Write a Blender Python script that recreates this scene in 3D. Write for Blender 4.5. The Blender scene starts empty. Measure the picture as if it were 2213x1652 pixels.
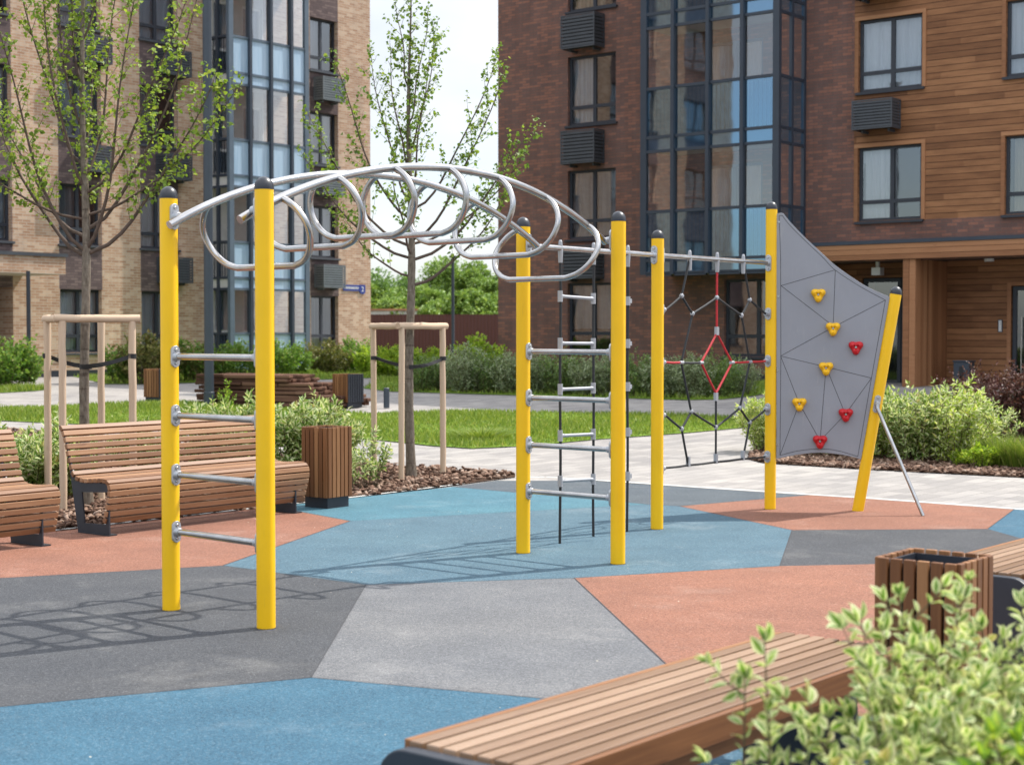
import bpy, bmesh, math, random
import numpy as np
from mathutils import Vector as V, Matrix
R = math.radians
scene = bpy.context.scene
col = scene.collection
random.seed(7)
RNG = np.random.default_rng(11)

# ------------------------------------------------------------------ measuring
# The photograph was measured on a 2212-pixel-wide copy: a pixel becomes a ray from
# the lens, and the ray is met with the ground or with a plane of known position.
FPX, CX, CY, CAMZ = 3400.0, 1106.0, 826.0, 1.6
TILT = math.atan(104 / FPX)
CAM = V((0, 0, CAMZ))

def ray(x, y):
    a, b = (x - CX) / FPX, -(y - CY) / FPX
    return V((a, math.cos(TILT) + b * math.sin(TILT), -math.sin(TILT) + b * math.cos(TILT)))

KN = [(-30, 0), (16, 0), (20, .04), (26, .18), (32, .33), (38, .44), (44, .46), (400, .46)]
def ter(Y):
    for (a, za), (b, zb) in zip(KN, KN[1:]):
        if Y <= b:
            return za + (zb - za) * (Y - a) / (b - a)
    return KN[-1][1]

def G(x, y):
    """ground point seen at a pixel"""
    d = ray(x, y)
    lo, hi = .5, 300.0
    for _ in range(50):
        m = (lo + hi) / 2
        p = CAM + d * (m / d.y)
        if p.z > ter(p.y): lo = m
        else: hi = m
    p = CAM + d * (lo / d.y)
    return V((p.x, p.y, ter(p.y)))

def D(x, y, depth):
    d = ray(x, y)
    return CAM + d * (depth / d.y)

def on_plane(x, y, p0, n):
    d = ray(x, y)
    return CAM + d * ((p0 - CAM).dot(n) / d.dot(n))

# ------------------------------------------------------------------ tagging
def tag(o, label=None, cat=None, group=None, kind=None):
    if label: o['label'] = label
    if cat: o['category'] = cat
    if group: o['group'] = group
    if kind: o['kind'] = kind
    return o

def empty(name, loc, label, cat, group=None):
    o = bpy.data.objects.new(name, None)
    o.empty_display_size = .1
    o.location = loc
    col.objects.link(o)
    return tag(o, label, cat, group)

def copy_tree(o, parent=None):
    c = o.copy(); col.objects.link(c)
    c.parent = parent
    for ch in o.children: copy_tree(ch, c)
    return c

def origin(o):
    p = V((0, 0, 0))
    while o is not None:
        p = p + o.location; o = o.parent
    return p

# ------------------------------------------------------------------ mesh builder
class MB:
    def __init__(s): s.v, s.f, s.m, s.uv = [], [], [], []
    def add(s, verts, faces, mat=0, uvs=None):
        b = len(s.v)
        s.v += [tuple(p) for p in verts]
        for i, f in enumerate(faces):
            s.f.append([b + k for k in f]); s.m.append(mat)
            s.uv.append(uvs[i] if uvs else [(0, 0)] * len(f))
        return s
    def box(s, c, ax, ay, az, mat=0):
        """box with centre c and half-axis vectors; u runs along ax"""
        c = V(c); ax, ay, az = V(ax), V(ay), V(az)
        if ax.cross(ay).dot(az) < 0: az = -az
        P = [c + i * ax + j * ay + k * az for i in (-1, 1) for j in (-1, 1) for k in (-1, 1)]
        F = [(0, 1, 3, 2), (4, 6, 7, 5), (0, 4, 5, 1), (2, 3, 7, 6), (0, 2, 6, 4), (1, 5, 7, 3)]
        o = random.random() * 50
        lx, ly, lz = ax.length, ay.length, az.length
        def q(i, ii):
            a = (1 if i & 4 else -1) * lx; b = (1 if i & 2 else -1) * ly; c2 = (1 if i & 1 else -1) * lz
            if ii < 2: return (o + b * .2, o + c2)
            if ii < 4: return (o + a, o + c2)
            return (o + a, o + b + .7)
        return s.add(P, F, mat, [[q(i, ii) for i in f] for ii, f in enumerate(F)])
    def bar(s, p0, p1, w, h, up=(0, 0, 1), mat=0):
        p0, p1 = V(p0), V(p1); d = p1 - p0; L = d.length
        d.normalize(); up = V(up)
        sd = d.cross(up)
        if sd.length < 1e-5: sd = d.cross(V((1, 0, 0)))
        sd.normalize(); u2 = sd.cross(d)
        return s.box((p0 + p1) / 2, d * (L / 2), sd * (w / 2), u2 * (h / 2), mat)
    def tube(s, pts, r, seg=10, mat=0, cap=True, closed=False):
        pts = [V(p) for p in pts]; n = len(pts)
        rs = r if isinstance(r, (list, tuple)) else [r] * n
        T = []
        for i in range(n):
            a = pts[(i - 1) % n] if (i or closed) else pts[0]
            b = pts[(i + 1) % n] if (i < n - 1 or closed) else pts[-1]
            t = b - a
            T.append(t.normalized() if t.length > 1e-9 else V((0, 0, 1)))
        nrm = T[0].orthogonal().normalized()
        vs, fs, us = [], [], []
        run = 0
        for i in range(n):
            nrm = nrm - T[i] * nrm.dot(T[i])
            nrm = nrm.normalized() if nrm.length > 1e-6 else T[i].orthogonal().normalized()
            bn = T[i].cross(nrm)
            for k in range(seg):
                a = 2 * math.pi * k / seg
                vs.append(pts[i] + (nrm * math.cos(a) + bn * math.sin(a)) * rs[i])
        L = [0]
        for i in range(1, n): L.append(L[-1] + (pts[i] - pts[i - 1]).length)
        for i in range(n if closed else n - 1):
            j = (i + 1) % n
            for k in range(seg):
                k2 = (k + 1) % seg
                fs.append((i * seg + k, i * seg + k2, j * seg + k2, j * seg + k))
                us.append([(L[i], k / seg * .3), (L[i], (k + 1) / seg * .3), (L[j], (k + 1) / seg * .3), (L[j], k / seg * .3)])
        if cap and not closed:
            fs.append(tuple(range(seg))[::-1]); us.append([(0, 0)] * seg)
            fs.append(tuple((n - 1) * seg + k for k in range(seg))); us.append([(0, 0)] * seg)
        return s.add(vs, fs, mat, us)
    def prism(s, outline, n, t, mat=0):
        """flat outline (3D points in a plane) given thickness t along n"""
        n = V(n).normalized(); o = [V(p) for p in outline]; k = len(o)
        a = V((0, 0, 0))
        for i in range(k): a += o[i].cross(o[(i + 1) % k])
        if a.dot(n) < 0: o = o[::-1]
        vs = [p + n * t / 2 for p in o] + [p - n * t / 2 for p in o]
        fs = [tuple(range(k)), tuple(range(2 * k - 1, k - 1, -1))]
        fs += [(i, k + i, k + (i + 1) % k, (i + 1) % k) for i in range(k)]
        return s.add(vs, fs, mat)
    def quad(s, a, b, c, d, mat=0, uv=None):
        return s.add([a, b, c, d], [(0, 1, 2, 3)], mat, [uv or [(0, 0)] * 4])
    def build(s, name, mats, parent=None, smooth=False, bevel=0, seg=2, auto=None):
        o3 = origin(parent)
        me = bpy.data.meshes.new(name)
        me.from_pydata([(x - o3.x, y - o3.y, z - o3.z) for x, y, z in s.v], [], s.f)
        mats = mats if isinstance(mats, (list, tuple)) else [mats]
        for m in mats: me.materials.append(m)
        me.polygons.foreach_set('material_index', s.m)
        ul = me.uv_layers.new(name='UVMap')
        ul.data.foreach_set('uv', [c for f in s.uv for p in f for c in p])
        if smooth:
            me.polygons.foreach_set('use_smooth', [True] * len(s.f))
            if auto is not None: me.set_sharp_from_angle(angle=R(auto))
        me.update()
        o = bpy.data.objects.new(name, me); col.objects.link(o)
        o.parent = parent
        if bevel:
            b = o.modifiers.new('Bevel', 'BEVEL'); b.width = bevel; b.segments = seg; b.limit_method = 'ANGLE'; b.angle_limit = R(40)
        return o

def spline(pts, n=8, closed=False):
    """Catmull-Rom through points"""
    P = [V(p) for p in pts]; out = []; k = len(P)
    for i in range(k if closed else k - 1):
        if closed: a, b, c, d = P[(i - 1) % k], P[i], P[(i + 1) % k], P[(i + 2) % k]
        else: a, b, c, d = P[max(i - 1, 0)], P[i], P[i + 1], P[min(i + 2, k - 1)]
        for j in range(n):
            t = j / n
            out.append(.5 * ((2 * b) + (c - a) * t + (2 * a - 5 * b + 4 * c - d) * t * t + (3 * b - a - 3 * c + d) * t ** 3))
    if not closed: out.append(P[-1])
    return out

# ------------------------------------------------------------------ materials
class NT:
    def __init__(s, name):
        s.m = bpy.data.materials.new(name); s.m.use_nodes = True
        s.t = s.m.node_tree; s.b = s.t.nodes['Principled BSDF']; s.out = s.t.nodes['Material Output']
    def n(s, typ, **kw):
        k = s.t.nodes.new(typ)
        for a, b in kw.items():
            if a.startswith('i_'):
                k.inputs[a[2:].replace('_', ' ')].default_value = b
            elif a.startswith('x'): k.inputs[int(a[1:])].default_value = b
            else: setattr(k, a, b)
        return k
    def l(s, a, b): s.t.links.new(a, b)
    def co(s, kind='Object', scale=(1, 1, 1), rot=(0, 0, 0), loc=(0, 0, 0)):
        c = s.n('ShaderNodeTexCoord'); m = s.n('ShaderNodeMapping')
        m.inputs['Scale'].default_value = scale; m.inputs['Rotation'].default_value = rot; m.inputs['Location'].default_value = loc
        s.l(c.outputs[kind], m.inputs[0]); return m.outputs[0]
    def noise(s, vec, scale, detail=3, rough=.55, out='Fac'):
        k = s.n('ShaderNodeTexNoise'); k.inputs['Scale'].default_value = scale; k.inputs['Detail'].default_value = detail
        k.inputs['Roughness'].default_value = rough
        if vec is not None: s.l(vec, k.inputs['Vector'])
        return k.outputs[out]
    def ramp(s, fac, stops, interp='LINEAR'):
        k = s.n('ShaderNodeValToRGB'); k.color_ramp.interpolation = interp
        e = k.color_ramp.elements
        while len(e) < len(stops): e.new(.5)
        for i, (p, c) in enumerate(stops):
            e[i].position = p; e[i].color = (*c, 1) if len(c) == 3 else c
        s.l(fac, k.inputs[0]); return k.outputs[0]
    def mix(s, fac, a, b, mode='MIX'):
        k = s.n('ShaderNodeMix', data_type='RGBA', blend_type=mode)
        for idx, val in ((0, fac), (6, a), (7, b)):
            if hasattr(val, 'is_linked') or hasattr(val, 'links'): s.l(val, k.inputs[idx])
            else: k.inputs[idx].default_value = (*val, 1) if isinstance(val, tuple) and len(val) == 3 else val
        return k.outputs[2]
    def math(s, op, a, b=None):
        k = s.n('ShaderNodeMath', operation=op)
        for i, val in ((0, a), (1, b)):
            if val is None: continue
            if isinstance(val, (int, float)): k.inputs[i].default_value = val
            else: s.l(val, k.inputs[i])
        return k.outputs[0]
    def bump(s, h, strength=.3, dist=.01):
        k = s.n('ShaderNodeBump'); k.inputs['Strength'].default_value = strength; k.inputs['Distance'].default_value = dist
        s.l(h, k.inputs['Height']); s.l(k.outputs[0], s.b.inputs['Normal'])
    def base(s, c):
        if isinstance(c, tuple): s.b.inputs['Base Color'].default_value = (*c, 1)
        else: s.l(c, s.b.inputs['Base Color'])
    def set(s, rough=None, metal=None, spec=None, coat=None):
        if rough is not None: s.b.inputs['Roughness'].default_value = rough
        if metal is not None: s.b.inputs['Metallic'].default_value = metal
        if spec is not None: s.b.inputs['Specular IOR Level'].default_value = spec
        if coat is not None: s.b.inputs['Coat Weight'].default_value = coat
        return s

def scuffed(name, c, dirt, rough, amount=.5, metal=0, spec=.4):
    t = NT(name); v = t.co()
    a = t.ramp(t.noise(v, 3, 4), [(.3, tuple(x * .95 for x in c)), (.7, tuple(min(1, x * 1.04) for x in c))])
    s1 = t.ramp(t.noise(t.co('Object', (5, 5, 1.1)), 2.6, 7, .72), [(.58, (0, 0, 0)), (.78, (amount,) * 3)])
    s2 = t.ramp(t.noise(t.co('Object', (40, 40, 3)), 2.0, 3, .6), [(.66, (0, 0, 0)), (.72, (amount * .8,) * 3)])
    a = t.mix(s1, a, dirt); a = t.mix(s2, a, dirt)
    t.base(a); t.set(metal=metal, spec=spec)
    r = t.n('ShaderNodeMapRange'); t.l(t.noise(v, 14, 4), r.inputs[0]); r.inputs[3].default_value = rough - .1; r.inputs[4].default_value = rough + .14
    t.l(r.outputs[0], t.b.inputs['Roughness']); return t.m

def simple(name, c, rough=.5, metal=0, spec=.5, var=.12, scale=6, bump=0):
    t = NT(name); v = t.co()
    f = t.noise(v, scale, 4)
    t.base(t.ramp(f, [(.3, tuple(x * (1 - var) for x in c)), (.7, tuple(min(1, x * (1 + var)) for x in c))]))
    r = t.n('ShaderNodeMapRange'); t.l(t.noise(v, scale * 3, 3), r.inputs[0])
    r.inputs[3].default_value = max(.02, rough - .08); r.inputs[4].default_value = min(1, rough + .1)
    t.l(r.outputs[0], t.b.inputs['Roughness'])
    t.set(metal=metal, spec=spec)
    if bump: t.bump(t.noise(v, scale * 20, 2), bump, .002)
    return t.m

M = {}
M['yellow'] = scuffed('yellow_paint', (.82, .475, .004), (.50, .30, .03), .34, .26)
M['cap'] = simple('cap_plastic', (.022, .025, .032), .38, var=.15)
def steel():
    t = NT('brushed_steel'); v = t.co('UV', (2, 160, 1))
    f = t.noise(v, 3, 3); w = t.co()
    t.base(t.ramp(t.noise(w, 9, 3), [(.3, (.36, .345, .335)), (.7, (.48, .465, .45))]))
    t.set(metal=1, rough=.3)
    r = t.n('ShaderNodeMapRange'); t.l(f, r.inputs[0]); r.inputs[3].default_value = .14; r.inputs[4].default_value = .32
    t.l(r.outputs[0], t.b.inputs['Roughness'])
    return t.m
M['steel'] = steel()
M['cast'] = simple('cast_aluminium', (.42, .43, .45), .42, metal=.75, var=.1, scale=20)
M['bolt'] = simple('bolt_steel', (.45, .45, .45), .25, metal=1)
M['clamp'] = simple('clamp_grey', (.34, .35, .37), .45, metal=.3, var=.08)
M['rope'] = simple('black_rope', (.016, .017, .019), .7, var=.3, scale=90, bump=.5)
M['rope_red'] = simple('red_rope', (.42, .012, .018), .6, var=.2, scale=90, bump=.5)
M['panel'] = scuffed('grey_panel', (.255, .263, .292), (.34, .34, .345), .45, .5)
M['groove'] = simple('groove_dark', (.035, .036, .042), .8)
M['panel_edge'] = simple('panel_edge', (.32, .33, .35), .5)
M['hold_y'] = simple('hold_yellow', (.78, .43, .006), .45, spec=.4, var=.06, scale=30, bump=.15)
M['hold_r'] = simple('hold_red', (.48, .006, .012), .45, spec=.4, var=.08, scale=30, bump=.15)
M['navy'] = simple('dark_grey_steel', (.020, .024, .033), .45, var=.15, scale=8)
M['frame'] = simple('window_frame_grey', (.022, .026, .036), .5, var=.1, scale=4)
M['bayframe'] = simple('bay_frame_grey', (.085, .115, .15), .45, var=.1, scale=3)
M['bayframe_dark'] = simple('bay_frame_dark', (.028, .038, .055), .45, var=.1, scale=3)
M['lamp'] = simple('lamp_post_paint', (.035, .046, .062), .45, var=.1, scale=3)
M['ac'] = simple('cover_grey', (.052, .058, .068), .5, var=.12, scale=3)
M['aclight'] = simple('cover_light_grey', (.13, .15, .16), .5, var=.12, scale=3)
M['white'] = simple('white_paint', (.75, .74, .72), .5, var=.05)
M['concrete'] = simple('pale_concrete', (.52, .51, .48), .8, var=.12, scale=5)
M['ceil'] = simple('balcony_ceiling', (.48, .47, .45), .8, var=.05)
M['plaster'] = simple('balcony_plaster', (.60, .57, .53), .8, var=.05)
M['rust'] = simple('faded_orange_roof', (.42, .20, .12), .8, var=.25, scale=1.5)
M['litter'] = simple('petal_litter', (.50, .46, .36), .8, var=.3, scale=9)
M['soffit_shade'] = simple('shaded_soffit', (.07, .035, .02), .7, var=.2, scale=4)  # shade of the entrance recess put into the soffit's dark brown
M['dark'] = simple('dark_interior', (.03, .03, .032), .9)
M['blue_sign'] = simple('blue_enamel', (.02, .04, .22), .4, var=.05)
M['fence'] = None
M['strap'] = simple('black_webbing', (.018, .017, .017), .75, var=.25, scale=40)

def wood(name, a, b, c, scale=1.0, rough=.5, spec=.35):
    t = NT(name); v = t.co('UV', (1.2 * scale, 34 * scale, 1))
    f = t.noise(v, 2.2, 5, .6); f2 = t.noise(t.co('UV', (.5, 6, 1)), 1.5, 2)
    isl = t.n('ShaderNodeNewGeometry').outputs['Random Per Island']
    g = t.math('ADD', t.math('MULTIPLY', f, .6), t.math('MULTIPLY', f2, .25))
    g = t.math('ADD', g, t.math('MULTIPLY', t.math('SUBTRACT', isl, .5), .55))
    base = t.ramp(g, [(.25, a), (.45, b), (.7, c)])
    knot = t.ramp(t.noise(t.co('UV', (3, 14, 1)), 1.7, 1), [(.70, (1, 1, 1)), (.78, (.55, .45, .4))])
    t.base(t.mix(.6, base, knot, 'MULTIPLY'))
    t.set(rough=rough, spec=spec); t.bump(f, .25, .002)
    return t.m
M['slat'] = wood('bench_slat_wood', (.165, .076, .034), (.265, .133, .064), (.36, .205, .112), rough=.52, spec=.38)
M['slat_pale'] = wood('bench_slat_pale', (.17, .097, .052), (.25, .153, .092), (.335, .222, .145), rough=.4, spec=.5)  # paler brown than the side boards
M['slat_bin'] = wood('bin_slat_wood', (.135, .054, .019), (.205, .086, .031), (.28, .135, .055), rough=.5)
M['stake'] = wood('stake_wood', (.34, .23, .15), (.46, .32, .215), (.55, .41, .29), .5, .8, .2)
M['timber'] = wood('rough_timber', (.06, .028, .018), (.115, .056, .036), (.19, .105, .07), .6, .85, .2)
M['bark'] = None

def bark():
    t = NT('young_bark'); v = t.co('Object', (14, 14, 5)); f = t.noise(v, 3, 5, .65)
    rings = t.ramp(t.noise(t.co('Object', (1, 1, 9)), 2.4, 1), [(.60, (1, 1, 1)), (.66, (.55, .5, .48))])
    t.base(t.mix(.8, t.ramp(f, [(.3, (.085, .066, .050)), (.55, (.165, .135, .105)), (.75, (.25, .215, .17))]), rings, 'MULTIPLY'))
    t.set(rough=.85, spec=.2); t.bump(f, .5, .004); return t.m
M['bark'] = bark()
M['twig'] = simple('twig_brown', (.085, .056, .04), .8, var=.25, scale=20)
M['stem'] = simple('shrub_stem', (.10, .075, .04), .8, var=.25, scale=20)

def leaf(name, stops, trans=.35, rough=.5, spec=.35):
    t = NT(name)
    isl = t.n('ShaderNodeNewGeometry').outputs['Random Per Island']
    c = t.ramp(isl, stops)
    t.base(c); t.set(rough=rough, spec=spec)
    tr = t.n('ShaderNodeBsdfTranslucent'); t.l(t.mix(.5, c, (1, 1, .35), 'MULTIPLY'), tr.inputs[0])
    mx = t.n('ShaderNodeMixShader'); mx.inputs[0].default_value = trans
    t.l(t.b.outputs[0], mx.inputs[1]); t.l(tr.outputs[0], mx.inputs[2]); t.l(mx.outputs[0], t.out.inputs[0])
    return t.m
M['leaf_tree'] = leaf('young_tree_leaf', [(0, (.12, .20, .02)), (.5, (.21, .32, .04)), (.85, (.32, .42, .055)), (1, (.42, .48, .08))], .45)
M['leaf_tree2'] = leaf('young_tree_leaf_cool', [(0, (.10, .18, .025)), (.5, (.17, .28, .035)), (.85, (.27, .38, .05)), (1, (.37, .44, .075))], .45)
M['leaf_green'] = leaf('shrub_leaf_green', [(0, (.085, .18, .028)), (.6, (.17, .30, .045)), (.95, (.30, .42, .08)), (1, (.34, .28, .10))], .42)
M['leaf_cream'] = leaf('shrub_leaf_cream', [(0, (.50, .56, .26)), (.6, (.66, .69, .38)), (.93, (.75, .74, .46)), (1, (.50, .40, .20))], .42)
M['leaf_lime'] = leaf('shrub_leaf_lime', [(0, (.20, .34, .025)), (.6, (.34, .48, .04)), (1, (.50, .58, .07))], .42)
M['leaf_dull'] = leaf('hedge_leaf_dull', [(0, (.11, .17, .07)), (.6, (.19, .26, .11)), (1, (.29, .35, .17))])
M['leaf_pale'] = leaf('hedge_leaf_pale', [(0, (.30, .36, .20)), (.6, (.40, .45, .28)), (1, (.48, .52, .34))])
M['leaf_red'] = leaf('shrub_leaf_red', [(0, (.05, .018, .018)), (.6, (.11, .04, .035)), (1, (.20, .10, .07))], .25)
M['leaf_olive'] = leaf('shrub_leaf_olive', [(0, (.10, .12, .03)), (.6, (.19, .20, .05)), (1, (.27, .22, .08))])
M['leaf_wood'] = leaf('far_tree_leaf', [(0, (.085, .16, .045)), (.5, (.15, .26, .065)), (1, (.24, .37, .09))], .35)
M['leaf_wood2'] = leaf('far_tree_leaf_light', [(0, (.12, .21, .045)), (.5, (.205, .32, .065)), (1, (.31, .42, .09))], .32)
M['grass_blade'] = leaf('grass_blade', [(0, (.115, .19, .024)), (.5, (.20, .285, .04)), (.9, (.32, .385, .065)), (1, (.42, .40, .14))], .35)

def rubber(name, c, fleck):
    """poured rubber granules: coarse grains of mixed tone, dark pits, worn patches"""
    t = NT(name); v = t.co()
    vo = t.n('ShaderNodeTexVoronoi', feature='F1'); vo.inputs['Scale'].default_value = 150; t.l(v, vo.inputs['Vector'])
    sp = t.n('ShaderNodeSeparateColor'); t.l(vo.outputs['Color'], sp.inputs[0])
    g = t.noise(v, 105, 3, .75); g2 = t.noise(v, 2.2, 4, .6); g3 = t.noise(v, 38, 2, .6)
    a = t.ramp(sp.outputs[0], [(0, tuple(x * .66 for x in c)), (.4, c), (.85, tuple(x * 1.1 for x in c)), (1, fleck)])
    a = t.mix(1, a, t.ramp(g, [(.32, (.68, .68, .69)), (.5, (1, 1, 1)), (.7, (1.2, 1.2, 1.19))]), 'MULTIPLY')
    a = t.mix(1, a, t.ramp(g3, [(.3, (.88, .88, .88)), (.7, (1.1, 1.1, 1.1))]), 'MULTIPLY')
    st = t.ramp(g2, [(.3, (.91, .91, .91)), (.7, (1.06, 1.06, 1.06))])
    wear = t.ramp(t.noise(v, .55, 5, .7), [(.40, (.97, .97, .98)), (.75, (1.14, 1.10, 1.05))])
    scuff = t.ramp(t.noise(t.co('Object', (1, 2.2, 1), (0, 0, .7)), 1.9, 6, .72), [(.60, (1, 1, 1)), (.70, (.88, .87, .86)), (.80, (.80, .79, .78))])
    dust = t.ramp(t.noise(t.co('Object', (1, 1, 1), (0, 0, 0), (7, 3, 0)), 1.2, 7, .7), [(.55, (0, 0, 0)), (.85, (.10, .095, .085))])
    a = t.mix(1, a, st, 'MULTIPLY'); a = t.mix(1, a, wear, 'MULTIPLY'); a = t.mix(1, a, scuff, 'MULTIPLY'); a = t.mix(1, a, dust, 'ADD')
    t.base(a); t.set(rough=.8, spec=.25); t.bump(g, .8, .006)
    return t.m
M['r_blue'] = rubber('rubber_blue', (.040, .108, .163), (.10, .17, .22))
M['r_lblue'] = rubber('rubber_sky_blue', (.064, .160, .205), (.13, .23, .27))
M['r_steel'] = rubber('rubber_steel_blue', (.070, .130, .170), (.15, .21, .24))
M['r_slate'] = rubber('rubber_slate', (.078, .095, .110), (.145, .16, .175))
M['r_grey'] = rubber('rubber_dark_grey', (.062, .066, .073), (.12, .124, .13))
M['r_lgrey'] = rubber('rubber_light_grey', (.134, .139, .147), (.22, .222, .226))
M['r_orange'] = rubber('rubber_orange', (.232, .106, .070), (.33, .185, .14))

PHI = R(38.5)
def paving():
    t = NT('concrete_pavers'); v = t.co('Object', (1, 1, 1), (0, 0, PHI - R(90)))
    b = t.n('ShaderNodeTexBrick'); t.l(v, b.inputs['Vector'])
    b.inputs['Color1'].default_value = (.335, .315, .295, 1); b.inputs['Color2'].default_value = (.225, .213, .205, 1)
    b.inputs['Mortar'].default_value = (.15, .14, .13, 1); b.inputs['Scale'].default_value = 1
    b.inputs['Mortar Size'].default_value = .004; b.inputs['Brick Width'].default_value = .4; b.inputs['Row Height'].default_value = .2
    b.inputs['Bias'].default_value = -.2
    big = t.ramp(t.noise(v, .7, 4), [(.3, (.85, .85, .86)), (.7, (1.08, 1.07, 1.05))])
    fine = t.ramp(t.noise(v, 60, 2), [(.3, (.88, .88, .88)), (.7, (1.06, 1.06, 1.06))])
    t.base(t.mix(1, t.mix(1, b.outputs[0], big, 'MULTIPLY'), fine, 'MULTIPLY')); t.set(rough=.85, spec=.25)
    t.bump(b.outputs['Fac'], -.3, .006)
    return t.m
M['paving'] = paving()

def lawnmat():
    t = NT('lawn_turf'); v = t.co()
    a = t.noise(v, .8, 5, .6); b = t.noise(v, 16, 4, .7)
    c = t.ramp(b, [(.3, (.075, .135, .016)), (.5, (.13, .215, .025)), (.72, (.21, .31, .04))])
    p = t.ramp(a, [(.35, (.8, .85, .7)), (.65, (1.18, 1.1, 1.05))])
    t.base(t.mix(1, c, p, 'MULTIPLY')); t.set(rough=.9, spec=.2); t.bump(b, .8, .03); return t.m
M['lawn'] = lawnmat()
def soil(name, a, b, sc):
    t = NT(name); v = t.co(); f = t.noise(v, sc, 5, .7)
    t.base(t.ramp(f, [(.3, a), (.7, b)])); t.set(rough=.95, spec=.1); t.bump(f, .8, .02); return t.m
M['soil'] = soil('mulch_soil', (.035, .02, .014), (.10, .062, .042), 14)
M['earth'] = soil('far_ground', (.05, .07, .02), (.11, .12, .05), .6)
def chips():
    t = NT('bark_chip'); isl = t.n('ShaderNodeNewGeometry').outputs['Random Per Island']
    c = t.ramp(isl, [(0, (.06, .03, .02)), (.35, (.14, .078, .052)), (.75, (.24, .15, .105)), (1, (.36, .26, .20))])
    f = t.ramp(t.noise(t.co('Object', (1, 1, 1)), 70, 3), [(.3, (.7, .7, .7)), (.7, (1.15, 1.15, 1.15))])
    t.base(t.mix(1, c, f, 'MULTIPLY')); t.set(rough=.85, spec=.2); return t.m
M['chips'] = chips()

def brick(name, c1, c2, c3, mortar, msize, var, bw=.25, rh=.075):
    t = NT(name); v = t.co('UV')
    b = t.n('ShaderNodeTexBrick'); t.l(v, b.inputs['Vector'])
    b.inputs['Color1'].default_value = (*c1, 1); b.inputs['Color2'].default_value = (*c2, 1)
    b.inputs['Mortar'].default_value = (*mortar, 1); b.inputs['Scale'].default_value = 1
    b.inputs['Mortar Size'].default_value = msize; b.inputs['Mortar Smooth'].default_value = .3
    b.inputs['Brick Width'].default_value = bw; b.inputs['Row Height'].default_value = rh
    b2 = t.n('ShaderNodeTexBrick'); t.l(t.co('UV', (1, 1, 1), (0, 0, 0), (40 * bw, 60 * rh, 0)), b2.inputs['Vector'])
    for k in ('Scale', 'Mortar Size', 'Brick Width', 'Row Height'): b2.inputs[k].default_value = b.inputs[k].default_value
    b2.inputs['Color1'].default_value = (0, 0, 0, 1); b2.inputs['Color2'].default_value = (1, 1, 1, 1); b2.inputs['Mortar'].default_value = (0, 0, 0, 1)
    pick = t.ramp(b2.outputs[0], [(.55, (0, 0, 0)), (.8, (1, 1, 1))])
    inv = t.math('SUBTRACT', 1, b.outputs['Fac'])
    a = t.mix(t.math('MULTIPLY', pick, inv), b.outputs[0], c3)
    big = t.ramp(t.noise(v, .8, 4, .6), [(.3, (1 - var,) * 3), (.7, (1 + var,) * 3)])
    grit = t.ramp(t.noise(v, 40, 3, .6), [(.3, (.85, .85, .85)), (.7, (1.12, 1.12, 1.12))])
    streak = t.ramp(t.noise(t.co('UV', (2.2, .22, 1)), 1.6, 5, .65), [(.35, (.90, .89, .89)), (.55, (1, 1, 1)), (.72, (1.10, 1.09, 1.08))])
    a = t.mix(1, a, streak, 'MULTIPLY')
    t.base(t.mix(1, t.mix(1, a, big, 'MULTIPLY'), grit, 'MULTIPLY')); t.set(rough=.85, spec=.25)
    t.bump(b.outputs['Fac'], -.6, .01); return t.m
M['tan'] = brick('tan_brick', (.435, .272, .175), (.335, .193, .118), (.50, .355, .25), (.47, .40, .325), .009, .10)
M['purple'] = brick('dark_purple_brick', (.125, .088, .085), (.095, .068, .068), (.165, .12, .112), (.08, .062, .062), .007, .1)
M['red'] = brick('dark_red_brick', (.178, .090, .070), (.135, .078, .067), (.24, .11, .078), (.115, .085, .074), .008, .13)

def cladding():
    t = NT('larch_cladding'); c = t.n('ShaderNodeTexCoord'); sp = t.n('ShaderNodeSeparateXYZ'); t.l(c.outputs['UV'], sp.inputs[0])
    P = .145
    row = t.math('DIVIDE', sp.outputs[1], P); rf = t.math('FLOOR', row); fr = t.math('FRACT', row)
    seg = t.math('FLOOR', t.math('ADD', t.math('DIVIDE', sp.outputs[0], 3.1), t.math('MULTIPLY', t.math('FRACT', t.math('MULTIPLY', rf, .37)), 1)))
    wn = t.n('ShaderNodeTexWhiteNoise', noise_dimensions='2D'); cb = t.n('ShaderNodeCombineXYZ'); t.l(rf, cb.inputs[0]); t.l(seg, cb.inputs[1]); t.l(cb.outputs[0], wn.inputs['Vector'])
    g = t.noise(t.co('UV', (1.2, 30, 1)), 1.6, 5, .6)
    f = t.math('ADD', t.math('MULTIPLY', g, .6), t.math('MULTIPLY', wn.outputs['Value'], .4))
    a = t.ramp(f, [(.25, (.155, .066, .027)), (.5, (.24, .106, .045)), (.75, (.32, .152, .068))])
    gap = t.ramp(fr, [(0, (.07, .055, .05)), (.05, (.14, .11, .10)), (.10, (1, 1, 1)), (.9, (1, 1, 1)), (1, (.85, .85, .85))])
    st = t.ramp(t.noise(t.co('UV', (1, 5, 1)), 1.1, 4, .65), [(.3, (.72, .68, .66)), (.6, (1.06, 1.06, 1.06))])
    t.base(t.mix(1, t.mix(1, a, gap, 'MULTIPLY'), st, 'MULTIPLY')); t.set(rough=.6, spec=.3)
    t.bump(gap, .8, .012); return t.m
M['clad'] = cladding()
M['trim'] = wood('larch_trim', (.215, .092, .04), (.31, .14, .064), (.385, .19, .092), .6, .6, .3)

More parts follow.
